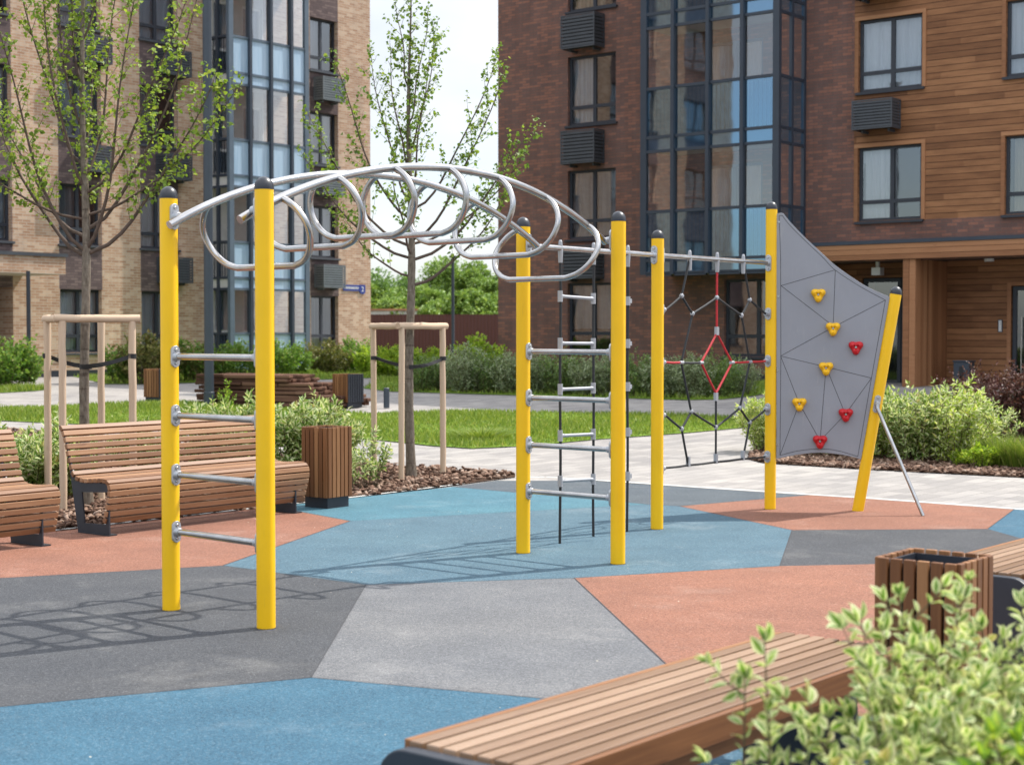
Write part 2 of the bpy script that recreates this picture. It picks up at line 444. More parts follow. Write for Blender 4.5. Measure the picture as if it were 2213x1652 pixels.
def corrugated():
    t = NT('maroon_sheet_fence'); v = t.co('UV')
    w = t.n('ShaderNodeTexWave', wave_type='BANDS', bands_direction='X'); w.inputs['Scale'].default_value = 2.2; t.l(v, w.inputs['Vector'])
    t.base(t.mix(.25, (.088, .030, .028), t.ramp(w.outputs['Fac'], [(0, (.05, .018, .017)), (1, (.11, .042, .038))])))
    t.set(rough=.5); t.bump(w.outputs['Fac'], .6, .03); return t.m
M['fence'] = corrugated()

def glass(name, tint, refl=.0, rough=.02, gcol=(.95, .97, 1)):
    t = NT(name)
    tr = t.n('ShaderNodeBsdfTransparent'); tr.inputs[0].default_value = (*tint, 1)
    gl = t.n('ShaderNodeBsdfGlossy'); gl.inputs['Roughness'].default_value = rough; gl.inputs[0].default_value = (*gcol, 1)
    fr = t.n('ShaderNodeFresnel'); fr.inputs[0].default_value = 1.6
    nz = t.n('ShaderNodeBump'); nz.inputs['Strength'].default_value = .03; nz.inputs['Distance'].default_value = .05
    t.l(t.noise(t.co(), 1.3, 1), nz.inputs['Height']); t.l(nz.outputs[0], gl.inputs['Normal'])
    a = t.math('ADD', t.math('MULTIPLY', fr.outputs[0], 1.6), refl); a = t.math('MINIMUM', a, .95)
    mx = t.n('ShaderNodeMixShader'); t.l(a, mx.inputs[0]); t.l(tr.outputs[0], mx.inputs[1]); t.l(gl.outputs[0], mx.inputs[2])
    t.l(mx.outputs[0], t.out.inputs[0]); return t.m
M['glass'] = glass('window_glass', (.88, .91, .93), .09)
M['glass_bay'] = glass('bay_glass', (.88, .92, .94), .10)
M['glass_blue'] = glass('blue_bay_glass', (.22, .42, .62), .26, .03, (.50, .76, 1))
M['glass_left'] = glass('left_bay_glass', (.88, .92, .94), .22, .03)
def frosted():
    t = NT('frosted_blue_glass'); t.base(t.ramp(t.noise(t.co('UV', (9, .5, 1)), 2, 2), [(.3, (.30, .43, .56)), (.7, (.40, .52, .64))]))  # frosted film; its pale blue also holds the reflected sky
    t.set(rough=.12, spec=.8); return t.m
M['frosted'] = frosted()
def curtain(name, c):
    t = NT(name); v = t.co('UV')
    f = t.noise(t.co('UV', (11, .25, 1)), 1.2, 3)
    t.base(t.ramp(f, [(.3, tuple(x * .86 for x in c)), (.7, c)])); t.set(rough=.9, spec=.1)
    tr = t.n('ShaderNodeBsdfTranslucent'); tr.inputs[0].default_value = (*c, 1)
    mx = t.n('ShaderNodeMixShader'); mx.inputs[0].default_value = .3
    t.l(t.b.outputs[0], mx.inputs[1]); t.l(tr.outputs[0], mx.inputs[2]); t.l(mx.outputs[0], t.out.inputs[0]); return t.m
M['cur_white'] = curtain('white_curtain', (.90, .91, .94))
M['cur_grey'] = curtain('grey_curtain', (.34, .36, .38))
M['cur_beige'] = curtain('beige_curtain', (.55, .46, .34))
M['cur_blue'] = curtain('pale_blue_blind', (.60, .68, .76))

# ------------------------------------------------------------------ ground
def struct(o, kind='structure'):
    o['kind'] = kind; return o

def sheet(name, poly, mat, off, kind='structure', ticks=None):
    """a sheet lying on the terrain: cut at the terrain's folds, lifted by off"""
    bm = bmesh.new()
    f = bm.faces.new([bm.verts.new((p[0], p[1], 0)) for p in poly])
    if f.normal.z < 0: f.normal_flip()
    bmesh.ops.triangulate(bm, faces=bm.faces[:])
    for a, _ in KN[1:-1]:
        bmesh.ops.bisect_plane(bm, geom=bm.verts[:] + bm.edges[:] + bm.faces[:], plane_co=(0, a, 0), plane_no=(0, 1, 0))
    bm.normal_update()
    for f in bm.faces:
        if f.normal.z < 0: f.normal_flip()
    for v in bm.verts: v.co.z = ter(v.co.y) + off
    me = bpy.data.meshes.new(name); bm.to_mesh(me); bm.free()
    me.materials.append(mat)
    o = bpy.data.objects.new(name, me); col.objects.link(o)
    return struct(o, kind)

sheet('ground', [(-400, -30), (400, -30), (400, 500), (-400, 500)], M['earth'], -.05)
sheet('paving', [(-45, -8), (45, -8), (45, 58), (-45, 58)], M['paving'], -.012)

RUB = {
 'r_orange': [[(-900, 1256), (98, 1149), (591, 1094), (757, 1125), (482, 1221), (0, 1248), (-1100, 1310)],
              [(1468, 1093), (1748, 1069), (1874, 1077), (2191, 1100), (2134, 1142), (1711, 1144.5)],
              [(1240, 1248), (1684.5, 1222), (2370, 1208), (2900, 1190), (2900, 1560), (1554, 1542)]],
 'r_lblue': [[(591, 1094), (763, 1075), (977, 1050), (1400, 1089), (757, 1125)]],
 'r_slate': [[(977, 1050), (1113, 1029), (1177, 1028), (1475, 1050), (1748, 1069), (1468, 1093), (1400, 1089)]],
 'r_steel': [[(757, 1125), (1400, 1089), (1468, 1093), (1711, 1144.5), (1684.5, 1222), (1240, 1248), (791, 1262.4), (482, 1221)]],
 'r_grey': [[(1711, 1144.5), (2134, 1142), (2370, 1208), (1684.5, 1222)],
            [(482, 1221), (791, 1262.4), (672.7, 1462.7), (0, 1526), (-1100, 1632), (-1100, 1310), (0, 1248)]],
 'r_lgrey': [[(791, 1262.4), (1240, 1248), (1554, 1542), (672.7, 1462.7)]],
 'r_blue': [[(2191, 1100), (2212, 1101), (2900, 1150), (2900, 1190), (2370, 1208), (2134, 1142)],
            [(-1100, 1632), (0, 1526), (672.7, 1462.7), (1554, 1542), (2900, 1560), 'n0', 'n1']]}
mb = MB(); idx = {}; mats = []
for mi, (k, polys) in enumerate(RUB.items()):
    mats.append(M[k])
    for poly in polys:
        vs = [V((2.6, .5, 0)) if p == 'n0' else V((-5.2, .5, 0)) if p == 'n1' else G(*p) for p in poly]
        area = sum(a.x * b.y - b.x * a.y for a, b in zip(vs, vs[1:] + vs[:1]))
        if area < 0: vs = vs[::-1]
        mb.add([(v.x, v.y, 0) for v in vs], [tuple(range(len(vs)))], mi)
struct(mb.build('playground_surface', mats))

sm_ = MB(); done = set()
for k, polys in RUB.items():
    for poly in polys:
        pp = [p for p in poly if not isinstance(p, str)]
        for a, b in zip(pp, pp[1:]):
            key = tuple(sorted((a, b)))
            if key in done or max(a[0], b[0]) > 2300 or min(a[0], b[0]) < -100: continue
            done.add(key); A, B_ = G(*a), G(*b); A.z = B_.z = .0035; d = (B_ - A).normalized(); n = V((-d.y, d.x, 0)) * .0028
            sm_.quad(A - n, B_ - n, B_ + n, A + n)
for q_ in ((370, 1316), (575, 1355.5), (1130, 1193.5), (1334.5, 1217), (1419, 1142), (1663.5, 1099)):
    c_ = G(*q_)
    for k in range(40):
        a0, a1 = k * math.pi / 20, (k + 1) * math.pi / 20; r0_, r1_ = .05, .056 + .0025 * math.sin(k * 2.1 + q_[0])
        sm_.quad(*[V((c_.x + r * math.cos(a), c_.y + r * math.sin(a), .0035)) for r, a in ((r0_, a0), (r1_, a0), (r1_, a1), (r0_, a1))])
struct(sm_.build('surface_seam', M['groove']))
lv, lf = [], []
for i in range(85):
    x = RNG.normal(-.2, 1.6); y = RNG.uniform(4.2, 12.5); a = RNG.uniform(0, 6.28); s = RNG.uniform(.003, .009)
    if i > 45: x, y = RNG.uniform(-2.4, .2), RNG.uniform(12.2, 14.2)
    e = np.array([math.cos(a), math.sin(a), 0]); f = np.array([-math.sin(a), math.cos(a), 0]); c = np.array([x, y, .006])
    j = len(lv); lv += [c - e * s, c - f * s * .4 + [0, 0, .003], c + e * s + [0, 0, .004], c + f * s * .45]; lf.append([j, j + 1, j + 2, j + 3])
LITTER = (np.array(lv), np.array(lf))
def gp(*pts): return [G(*p) for p in pts]
# planting beds and their flush kerbs
EDGE_L = gp((-900, 1256), (98, 1149), (763, 1075), (1113, 1029))
BED_L = EDGE_L + gp((1113, 1022), (821, 1003), (420, 960), (0, 926), (-900, 915))
sheet('planting_bed', BED_L, M['soil'], -.002)
EDGE_R = gp((1113, 1029), (1177, 1028), (1475, 1050), (1748, 1069), (1874, 1077), (2212, 1101), (2900, 1150))
def kerb(name, pts, w, z, mat):
    m = MB()
    for a, b in zip(pts, pts[1:]):
        a = V((a.x, a.y, 0)); b = V((b.x, b.y, 0)); d = (b - a).normalized(); n = V((-d.y, d.x, 0))
        m.quad(a, b, b + n * w, a + n * w)
    o = m.build(name, mat); o.location.z = z; return struct(o)
kerb('edging_strip', EDGE_L, .05, .006, M['concrete'])
kerb('edging_strip', EDGE_R, .07, .005, M['concrete'])
BED_R = gp((1615, 990), (1650, 999), (1883, 1013), (2212, 1030), (2700, 1058), (2900, 900), (2300, 905), (1950, 925), (1660, 940))
sheet('planting_bed', BED_R, M['soil'], -.002)
UB = V((math.sin(PHI), math.cos(PHI), 0)); NB = V((math.cos(PHI), -math.sin(PHI), 0))
c0 = V((.80, 4.45, 0))
BED_N = [c0 - UB * 3.2, c0 + UB * 4.5, c0 + UB * 4.5 + NB * 3, c0 - UB * 3.2 + NB * 3]
sheet('planting_bed', BED_N, M['soil'], .004)

LAWN1 = gp((-300, 893), (0, 881), (330, 868), (440, 872), (700, 888), (815, 894), (1010, 888), (1320, 893), (1480, 899), (1640, 905), (1700, 911),
           (1652, 919), (1475, 935), (1280, 949), (1150, 962), (1020, 968), (930, 962), (820, 950), (500, 930), (0, 908), (-300, 915))
sheet('lawn', LAWN1, M['lawn'], .002)
LAWN2 = gp((785, 838), (840, 845), (1100, 853), (1330, 859), (1480, 863.5), (1560, 862), (1632, 854)) + [V((7.6, 38.6, 0)), V((.2, 44.4, 0)), V((-3.5, 47.5, 0))]
sheet('lawn', LAWN2, M['lawn'], .002)
LAWN3 = gp((225, 829), (340, 829), (470, 823), (600, 822), (800, 816), (905, 811)) + [V((-3.2, 54, 0)), V((-4.9, 52.2, 0)), V((-6.3, 50.6, 0)), V((-12.1, 43.3, 0))]
sheet('lawn', LAWN3, M['lawn'], .002)
LAWN4 = gp((-160, 851), (0, 848), (75, 844), (112, 840), (60, 836), (-160, 836))
sheet('lawn', LAWN4, M['lawn'], .002)

# grass blades on the lawns, bark chips on the beds: nobody could count them
def inside(poly, x, y):
    c = np.zeros(len(x), bool); n = len(poly)
    for i in range(n):
        a, b = poly[i], poly[(i + 1) % n]
        if a.y == b.y: continue
        hit = ((a.y > y) != (b.y > y)) & (x < (b.x - a.x) * (y - a.y) / (b.y - a.y) + a.x)
        c ^= hit
    return c
def scatter(poly, n):
    xs = [p.x for p in poly]; ys = [p.y for p in poly]
    x = RNG.uniform(min(xs), max(xs), n); y = RNG.uniform(min(ys), max(ys), n)
    k = inside(poly, x, y); return x[k], y[k]
def raw_mesh(name, verts, faces, mats, matidx=None, parent=None, smooth=False):
    """verts (N,3) and faces (F,k) as arrays"""
    me = bpy.data.meshes.new(name); n, k = faces.shape
    me.vertices.add(len(verts)); me.vertices.foreach_set('co', verts.astype(np.float32).ravel())
    me.loops.add(n * k); me.loops.foreach_set('vertex_index', faces.astype(np.int32).ravel())
    me.polygons.add(n); me.polygons.foreach_set('loop_start', np.arange(0, n * k, k, dtype=np.int32))
    me.polygons.foreach_set('loop_total', np.full(n, k, np.int32))
    for m in mats: me.materials.append(m)
    if matidx is not None: me.polygons.foreach_set('material_index', matidx.astype(np.int32))
    if smooth: me.polygons.foreach_set('use_smooth', np.ones(n, bool))
    me.update(calc_edges=True); me.validate()
    o = bpy.data.objects.new(name, me); col.objects.link(o); o.parent = parent
    return o
def terv(y): return np.interp(y, [k[0] for k in KN], [k[1] for k in KN])
V_, F_ = [], []
nv = 0
for poly, n, h in ((LAWN1, 100000, .06), (LAWN2, 30000, .09), (LAWN3, 26000, .10), (LAWN4, 5000, .12)):
    x, y = scatter(poly, n); z = terv(y) + .01; m = len(x)
    a = RNG.uniform(0, 6.28, m); hh = h * RNG.uniform(.5, 1.3, m) * (1 + .5 * np.sin(x * 1.7) * np.cos(y * 1.3)); w = .008 + .006 * RNG.random(m)
    lean = RNG.normal(0, .35, (m, 2))
    p0 = np.stack([x - w * np.cos(a), y - w * np.sin(a), z], 1); p1 = np.stack([x + w * np.cos(a), y + w * np.sin(a), z], 1)
    p2 = np.stack([x + lean[:, 0] * hh, y + lean[:, 1] * hh, z + hh], 1)
    V_.append(np.stack([p0, p1, p2], 1).reshape(-1, 3)); F_.append(np.arange(nv, nv + 3 * m).reshape(-1, 3)); nv += 3 * m
struct(raw_mesh('grass', np.concatenate(V_), np.concatenate(F_), [M['grass_blade']]), 'stuff')['label'] = 'short green grass growing on the courtyard lawns'

cv, cf = [], []
nv = 0
HEX = np.array([[-1, -1, -1], [1, -1, -1], [1, 1, -1], [-1, 1, -1], [-1, -1, 1], [1, -1, 1], [1, 1, 1], [-1, 1, 1]], float)
HF = np.array([[0, 3, 2, 1], [4, 5, 6, 7], [0, 1, 5, 4], [1, 2, 6, 5], [2, 3, 7, 6], [3, 0, 4, 7]])
for poly, n, s in ((BED_L, 52000, .85), (BED_R, 52000, .9), (BED_N, 4000, 1.0)):
    x, y = scatter(poly, n); m = len(x)
    a = RNG.uniform(0, 6.28, m); tl = RNG.normal(0, .35, (m, 2))
    L = RNG.uniform(.022, .05, m) * s; W = L * RNG.uniform(.35, .7, m); T = RNG.uniform(.005, .011, m)
    ex = np.stack([np.cos(a), np.sin(a), tl[:, 0]], 1); ey = np.stack([-np.sin(a), np.cos(a), tl[:, 1]], 1)
    ez = np.cross(ex, ey)
    ctr = np.stack([x, y, terv(y) + RNG.uniform(.006, .035, m)], 1)
    hx = HEX[None].repeat(m, 0).copy()
    hx[:, 4:, :2] *= RNG.uniform(.5, .95, (m, 1, 1)); hx[:, :, :2] *= RNG.uniform(.75, 1.15, (m, 8, 2))
    v = ctr[:, None] + hx[:, :, :1] * (ex * L[:, None])[:, None] + hx[:, :, 1:2] * (ey * W[:, None])[:, None] + hx[:, :, 2:] * (ez * T[:, None])[:, None]
    cv.append(v.reshape(-1, 3)); cf.append((HF[None] + (nv + 8 * np.arange(m))[:, None, None]).reshape(-1, 4)); nv += 8 * m
struct(raw_mesh('bark_chips', np.concatenate(cv), np.concatenate(cf), [M['chips']]), 'stuff')['label'] = 'brown bark mulch chips covering the planting beds'

struct(raw_mesh('litter', LITTER[0], LITTER[1], [M['litter']]), 'stuff')['label'] = 'tiny pale petals and bud scales fallen on the rubber surface'

# ------------------------------------------------------------------ climbing frame
P = {k: G(*p) for k, p in {1: (370, 1316), 2: (575, 1355.5), 3: (1130, 1193.5), 4: (1334.5, 1217), 5: (1419, 1142), 6: (1663.5, 1099), 7: (1853, 1102.5)}.items()}
for p in P.values(): p.z = 0
HP = 2.44
cfr = empty('climbing_frame', (P[3] + P[4]) / 2, 'yellow post climbing frame with steel arch, rope net and grey climbing panel', 'climbing frame')
def post(base, top, r=.0515):
    d = (top - base).normalized()
    b = MB().tube([base - d * .05, top - d * .055], r, 32)
    o = b.build('post', M['yellow'], cfr, smooth=True, auto=40)
    pts, rs = [top - d * .058], [r + .0015]
    pts.append(top - d * .045); rs.append(r + .0015)
    for k in range(9):
        a = k / 8 * math.pi / 2
        pts.append(top - d * .045 + d * (.058 * math.sin(a))); rs.append(max(.001, (r + .0012) * math.cos(a)))
    MB().tube(pts, rs, 32).build('cap', M['cap'], o, smooth=True, auto=50)
    return o
up = V((0, 0, 1))
posts = {k: post(P[k], P[k] + up * (HP if k < 6 else 2.795)) for k in range(1, 7)}
top7 = on_plane(1938, 619, P[7], (P[7] - P[6]).cross(up))
posts[7] = post(P[7], top7 - (top7 - P[7]).normalized() * .012)

def flange(par, c, out, h=.125, w=.056, axis=up, stub=.03, bolts=True, to=None):
    """oval plate on a post's skin, bolts above and below, a short socket"""
    m = MB()
    out = out.normalized(); sd = out.cross(axis).normalized()
    ol = []
    for k in range(24):
        a = 2 * math.pi * k / 24
        ol.append(c + sd * (w / 2 * math.cos(a)) + axis * (w / 2 * math.sin(a) + (h / 2 - w / 2) * (1 if math.sin(a) > 0 else -1)))
    m.prism([p + out * .004 for p in ol], out, .016)
    m.tube([c + out * .008, c + out * (.012 + stub)], [.028, .023], 16)
    if to is not None: m.tube([c + out * .02, to], .02, 12)
    for s in (-1, 1):
        q = c + axis * s * (h / 2 - .024) + out * .010
        m.tube([q, q + out * .009], [.011, .0095], 10, mat=1)
    return m.build('flange', [M['cast'], M['bolt']], par, smooth=True, auto=35, bevel=.002)

def rung_set(a, b, zs):
    d = (b - a); d.z = 0; d.normalize()
    for z in zs:
        p, q = a + up * z, b + up * z
        r = MB().tube([p + d * .055, q - d * .055], .0195, 18).build('rung', M['steel'], cfr, smooth=True, auto=40)
        for c, o in ((p + d * .05, d), (q - d * .05, -d)):
            flange(r, c, o)
zs = (1.472, 1.132, .79, .459)
rung_set(P[1], P[2], zs)
rung_set(P[3], P[4], (1.475, 1.138, .795, .457))

# arch of two bent rails
d12 = (P[2] - P[1]).normalized(); d34 = (P[4] - P[3]).normalized()
OFF = .112
A0, A1 = P[1] + d12 * OFF, P[3] + d34 * OFF
B0, B1 = P[2] - d12 * OFF, P[4] - d34 * OFF
du = (B1 - B0); LB_ = du.length; du.normalize()
nB = du.cross(up)
jx = [(607, 430.6), (728, 381.6), (851, 362), (969, 364.6), (1075, 384.6), (1178, 426), (1269, 486.4)]
js = []
for x, y in jx:
    q = on_plane(x, y, B0, nB); js.append(((q - B0).dot(du), q.z))
e0 = on_plane(518, 473.5, B0, nB); t0, z0 = (e0 - B0).dot(du), e0.z
e1 = on_plane(1308, 524, B0, nB); t1, z1 = (e1 - B0).dot(du), e1.z
prof = [(t0, z0)] + js + [(t1, z1)]
def fit(ts):
    t = np.array([p[0] for p in prof]); z = np.array([p[1] for p in prof])
    c = np.polyfit(t, z, 4); return np.polyval(c, ts), np.polyval(np.polyder(c), ts)
TS = np.linspace(t0, t1, 60)
ZS, _ = fit(TS)
duA = (A1 - A0).normalized()
def railpt(side, t, z): return (A0 + duA * t if side == 'A' else B0 + du * t) + up * z
for side in 'AB':
    r = MB().tube([railpt(side, t, z) for t, z in zip(TS, ZS)], .0245, 20).build('arch_rail', M['steel'], cfr, smooth=True, auto=40)
    for pp, dd, t in (((1, d12, 0.03), (3, d34, LB_ - .02)) if side == 'A' else ((2, -d12, 0.03), (4, -d34, LB_ - .02))):
        z = fit(np.array([t]))[0][0]
        c = P[pp] + up * z + dd * .05
        flange(r, c, dd, h=.15, stub=.04, to=railpt(side, t, z))
for (t, z) in js:
    zz, sl = fit(np.array([t])); zz, sl = zz[0], sl[0]
    a, b = railpt('A', t, zz), railpt('B', t, zz)
    tan = V((du.x, du.y, sl)).normalized()
    v2 = (b - a); half = v2.length / 2; v2.normalize()
    dn = -(up - tan * tan.z).normalized()
    c = (a + b) / 2
    h0 = half
    sh = [(h0 - .012, .0), (h0 + .045, .022), (h0 + .105, .075), (h0 + .145, .15), (h0 + .145, .225), (h0 + .105, .31), (h0 + .03, .372), (h0 - .06, .40)]
    path = spline([c + v2 * x + dn * y for x, y in sh], 5) + spline([c - v2 * x + dn * y for x, y in sh[::-1]], 5)
    MB().tube(path, .0195, 16).build('hand_loop', M['steel'], cfr, smooth=True, auto=40)

# long top bar 3 -> 5 -> 6
ZB = 2.247
def bar_between(a, b):
    d = (b - a).normalized()
    o = MB().tube([a + up * ZB + d * .055, b + up * ZB - d * .055], .0205, 18).build('top_bar', M['steel'], cfr, smooth=True, auto=40)
    flange(o, a + up * ZB + d * .05, d, h=.15); flange(o, b + up * ZB - d * .05, -d, h=.15)
    return o
bar_between(P[3], P[5]); bar_between(P[5], P[6])

# rope ladder and single rope
d35 = (P[5] - P[3]).normalized(); n35 = d35.cross(up)
def at35(x, y): return on_plane(x, y, P[3], n35)
def hanger(m, p):
    m.tube([p + up * .05, p - up * .01], [.014, .02], 12); m.tube([p - up * .01, p - up * .11], [.021, .016], 12)
    m.tube([p + up * .062, p + up * .048], [.008, .015], 12)
def sag(p, q, amp=.004, n=10, ph=0.):
    return [p.lerp(q, k / n) + d35 * (amp * math.sin(k * 1.1 + ph)) for k in range(n + 1)]
def piece(name, mat, par, *calls):
    m = MB()
    for f in calls: f(m)
    return m.build(name, mat, par, smooth=True, auto=40)
lad = MB()
bases = [at35(1210, 1175), at35(1281.5, 1158)]
for i, b in enumerate(bases):
    b.z = max(b.z, .02); lad.tube(sag(V((b.x, b.y, ZB - .1)), b, ph=i * 2), .0105, 10)
lad = lad.build('rope_ladder', M['rope'], cfr, smooth=True, auto=40)
for b in bases: piece('clamp', M['clamp'], lad, lambda m: hanger(m, V((b.x, b.y, ZB))))
for y0, y1 in ((640, 645), (741.5, 742), (841, 838), (941, 937.5), (1039, 1034.5)):
    p, q = at35(1210, y0), at35(1281.5, y1)
    m = MB(); m.tube([p, q], .0125, 12)
    for e, s in ((p, 1), (q, -1)):
        m.tube([e - up * .042, e + up * .042], .0195, 12); m.tube([e, e + d35 * s * .045], [.018, .0145], 12)
    m.build('rung', M['clamp'], lad, smooth=True, auto=40)
b = at35(1355, 1150); b.z = max(b.z, .02); tp = V((b.x, b.y, ZB))
so = MB().tube(sag(tp - up * .1, b), .0105, 10).build('climbing_rope', M['rope'], cfr, smooth=True, auto=40)
piece('clamp', M['clamp'], so, lambda m: hanger(m, tp))
for y in (650, 742, 835, 933, 1028):
    e = at35(1356, y)
    m = MB(); m.tube([e - up * .036, e + up * .036], .021, 12); m.box(e + d35 * .018, d35 * .014, n35 * .019, up * .017); m.build('clamp', M['clamp'], so, smooth=True, auto=40)

# spider net between posts 5 and 6
d56 = (P[6] - P[5]).normalized(); n56 = d56.cross(up)
def z3(x, y): return on_plane((1800 + x / 3.933) * .73733, (680 + y / 3.933) * .73733, P[5], n56)
def z4(x, y): return on_plane((1800 + x / 3.933) * .73733, (1040 + y / 3.933) * .73733, P[5], n56)
N = dict(a=z3(775, 735), b=z3(1180, 755), c=z3(1560, 780), d=z3(900, 940), e=z3(1465, 960), L1=z3(590, 895), R1=z3(1740, 940), f=z3(1180, 1165),
         L2=z3(585, 1500), g=z3(770, 1503), h=z3(998, 1505), i=z3(1355, 1503), j=z3(1560, 1495), R2=z3(1750, 1485),
         k=z4(1170, 440), l=z4(885, 650), m=z4(1445, 610), n=z4(775, 850), o=z4(1170, 830), p=z4(1560, 775), L3=z4(585, 690), R3=z4(1745, 625),
         L4=z4(585, 1300), q=z4(850, 1268), r=z4(1168, 1232), s=z4(1480, 1195), R4=z4(1745, 1172))
for t, x in (('T1', 868), ('T2', 1185), ('T3', 1485)):
    q = z3(x, 300); N[t] = V((q.x, q.y, ZB))
BLACK = 'T1-a a-L1 a-d d-b b-e e-c T3-c c-R1 g-h d-g g-l e-j j-m l-n l-o k-o o-m m-p p-R3 n-L3 n-q o-r p-s L4-q q-r r-s s-R4'.split()
RED = 'T2-b b-f f-h f-i h-k i-k L2-g i-j j-R2'.split()
nm = MB()
def strand(m, e):
    a, b = (N[x] for x in e.split('-')); d = (b - a).normalized()
    m.tube([a, a.lerp(b, .5) + up * -.003, b], .0098, 10)
for e in BLACK: strand(nm, e)
net = nm.build('rope_net', M['rope'], cfr, smooth=True, auto=40)
for part in (['L2-g'], [e for e in RED if e != 'L2-g']):
    nr = MB()
    for e in part: strand(nr, e)
    tag(nr.build('red_rope', M['rope_red'], net, smooth=True, auto=40), 'short red strand at the left of the rope net' if len(part) == 1 else 'red strands and diamond in the rope net')
def conn(m): m.build('connector', M['clamp'], net, smooth=True, auto=40)
for t in ('T1', 'T2', 'T3'): nc = MB(); hanger(nc, N[t]); conn(nc)
for k in 'abcdelmnop':
    e = N[k]; nc = MB(); nc.tube([e - up * .020, e - up * .010, e + up * .010, e + up * .020], [.009, .0175, .0175, .009], 10)
    nc.tube([e - d56 * .019, e + d56 * .019], .0125, 10); conn(nc)
for k in 'ghij': nc = MB(); nc.tube([N[k] - d56 * .026, N[k] + d56 * .026], .0155, 10); conn(nc)
for k in 'fk': nc = MB(); nc.box(N[k] + up * (.02 if k == 'f' else -.03), d56 * .020, n56 * .012, up * .036); conn(nc)
for k in 'qrs': nc = MB(); nc.box(N[k] + up * .03, d56 * .013, n56 * .015, up * .042); conn(nc)
for k in ('L1', 'L2', 'L3', 'L4', 'R1', 'R2', 'R3', 'R4'):
    s = 1 if k[0] == 'L' else -1
    pp = P[5] if s > 0 else P[6]
    q = V((pp.x, pp.y, N[k].z)) + d56 * s * .05
    flange(net, q, d56 * s, h=.11, stub=.03, to=q + d56 * s * .058)

# climbing panel between posts 6 and 7
d67 = (P[7] - P[6]).normalized(); n67 = d67.cross(up)
if n67.y > 0: n67 = -n67                        # towards the camera side
PP = P[6] + n67 * .01
def pz(x, y): return on_plane((2000 + x / 2.203) * .73733, (750 + y / 2.203) * .73733, PP, n67)
def pD(x, y): return on_plane(x, y, PP, n67)
topc = spline([pD(1692, 461), pD(1709, 482), pD(1742, 516), pD(1781, 552), pD(1804, 573), pD(1842, 600), pD(1876, 621), pD(1922, 641.5)], 5)
botc = spline([pD(1860, 992), pD(1842, 986.5), pD(1809, 980.5), pD(1769, 977.4), pD(1725, 981.4), pD(1677, 990.5)], 5)
panel = MB().prism([pD(1677.5, 462), pD(1686, 460)] + topc + botc, n67, .02).build('climbing_panel', M['panel'], cfr, bevel=.002)
gm = MB()
def groove(pts, w=.0045):
    for a, b in zip(pts, pts[1:]):
        a = a + n67 * .0102; b = b + n67 * .0102
        gm.bar(a, b, w, .0012, n67)
border_top = [pD(1683, 466), pD(1690, 466), pD(1706, 487), pD(1740, 521), pD(1778, 557)] + [pz(985, 92), pz(1150, 200), pz(1308, 285)]
groove([pz(628, 1285), pz(634, 640), pz(632, 10), pD(1683, 466)]); groove(spline(border_top[1:], 5)); groove([border_top[0], border_top[1]])
groove([pz(1308, 285), pz(1218, 787), pz(1130, 1292)]); groove(spline([pz(1130, 1292), pz(1000, 1255), pz(890, 1243), pz(750, 1255), pz(628, 1285)], 5))
for s_ in ('985,90 635,192', '635,192 970,450', '985,90 972,430', '1308,285 970,460', '970,460 632,645', '632,645 925,715', '925,715 1218,787', '632,645 752,950',
           '752,950 628,1285', '752,950 887,1190', '925,715 887,1190', '925,715 1050,1020', '1218,787 1050,1020', '1050,1020 887,1190'):
    a, b = s_.split(); groove([pz(*map(float, a.split(','))), pz(*map(float, b.split(',')))])
gm.build('groove_lines', M['groove'], panel)
def hold(x, y, mat, label):
    c = pz(x, y) + n67 * .010
    vs, fs = [], []
    NA, rings = 36, [(1.0, 0), (1.0, .022), (.93, .036), (.75, .047), (.48, .050), (.30, .042), (.20, .032), (.19, .028)]
    for rr, h in rings:
        for k in range(NA):
            a = 2 * math.pi * k / NA
            rad = .0585 * (1 + .21 * math.cos(3 * (a + math.pi / 2))) * (rr if rr > .4 else rr)
            lob = h * (1 + (.16 * math.cos(3 * (a + math.pi / 2)) if .4 < rr < .95 else 0))
            vs.append(c + d67 * rad * math.cos(a) + up * rad * math.sin(a) + n67 * lob)
    for i in range(len(rings) - 1):
        for k in range(NA):
            k2 = (k + 1) % NA; fs.append((i * NA + k, i * NA + k2, (i + 1) * NA + k2, (i + 1) * NA + k))
    fs.append(tuple((len(rings) - 1) * NA + k for k in range(NA)))
    o = MB().add(vs, fs).build('climbing_hold', mat, panel, smooth=True, auto=60); o['label'] = label
    # the bolt sits on the same plate
    return c
def bolt(c): MB().tube([c + n67 * .026, c + n67 * .034], .0095, 12).build('bolt', M['bolt'], panel, smooth=True, auto=40)
for x, y in ((875, 250), (970, 467), (925, 722), (753, 952)):
    c = hold(x, y, M['hold_y'], 'yellow three-lobed climbing hold'); bolt(c)
for x, y in ((1117, 588), (1052, 1020), (886, 1193)):
    c = hold(x, y, M['hold_r'], 'red three-lobed climbing hold'); bolt(c)
for y in (480, 640, 800, 960):
    q = pD(1682.5 - (y - 480) * .008, y); bolt(q - n67 * .018)
# brackets that carry the panel on its posts
ax7 = (top7 - P[7]).normalized()
for z in (.62, 1.5, 2.3): MB().box(P[6] + up * z + d67 * .055, d67 * .03, n67 * .006, up * .03).build('bracket', M['cast'], panel)
for t in (.55, 1.2, 1.85): MB().box(P[7] + ax7 * t - d67 * .055, d67 * .03, n67 * .006, up * .03).build('bracket', M['cast'], panel)
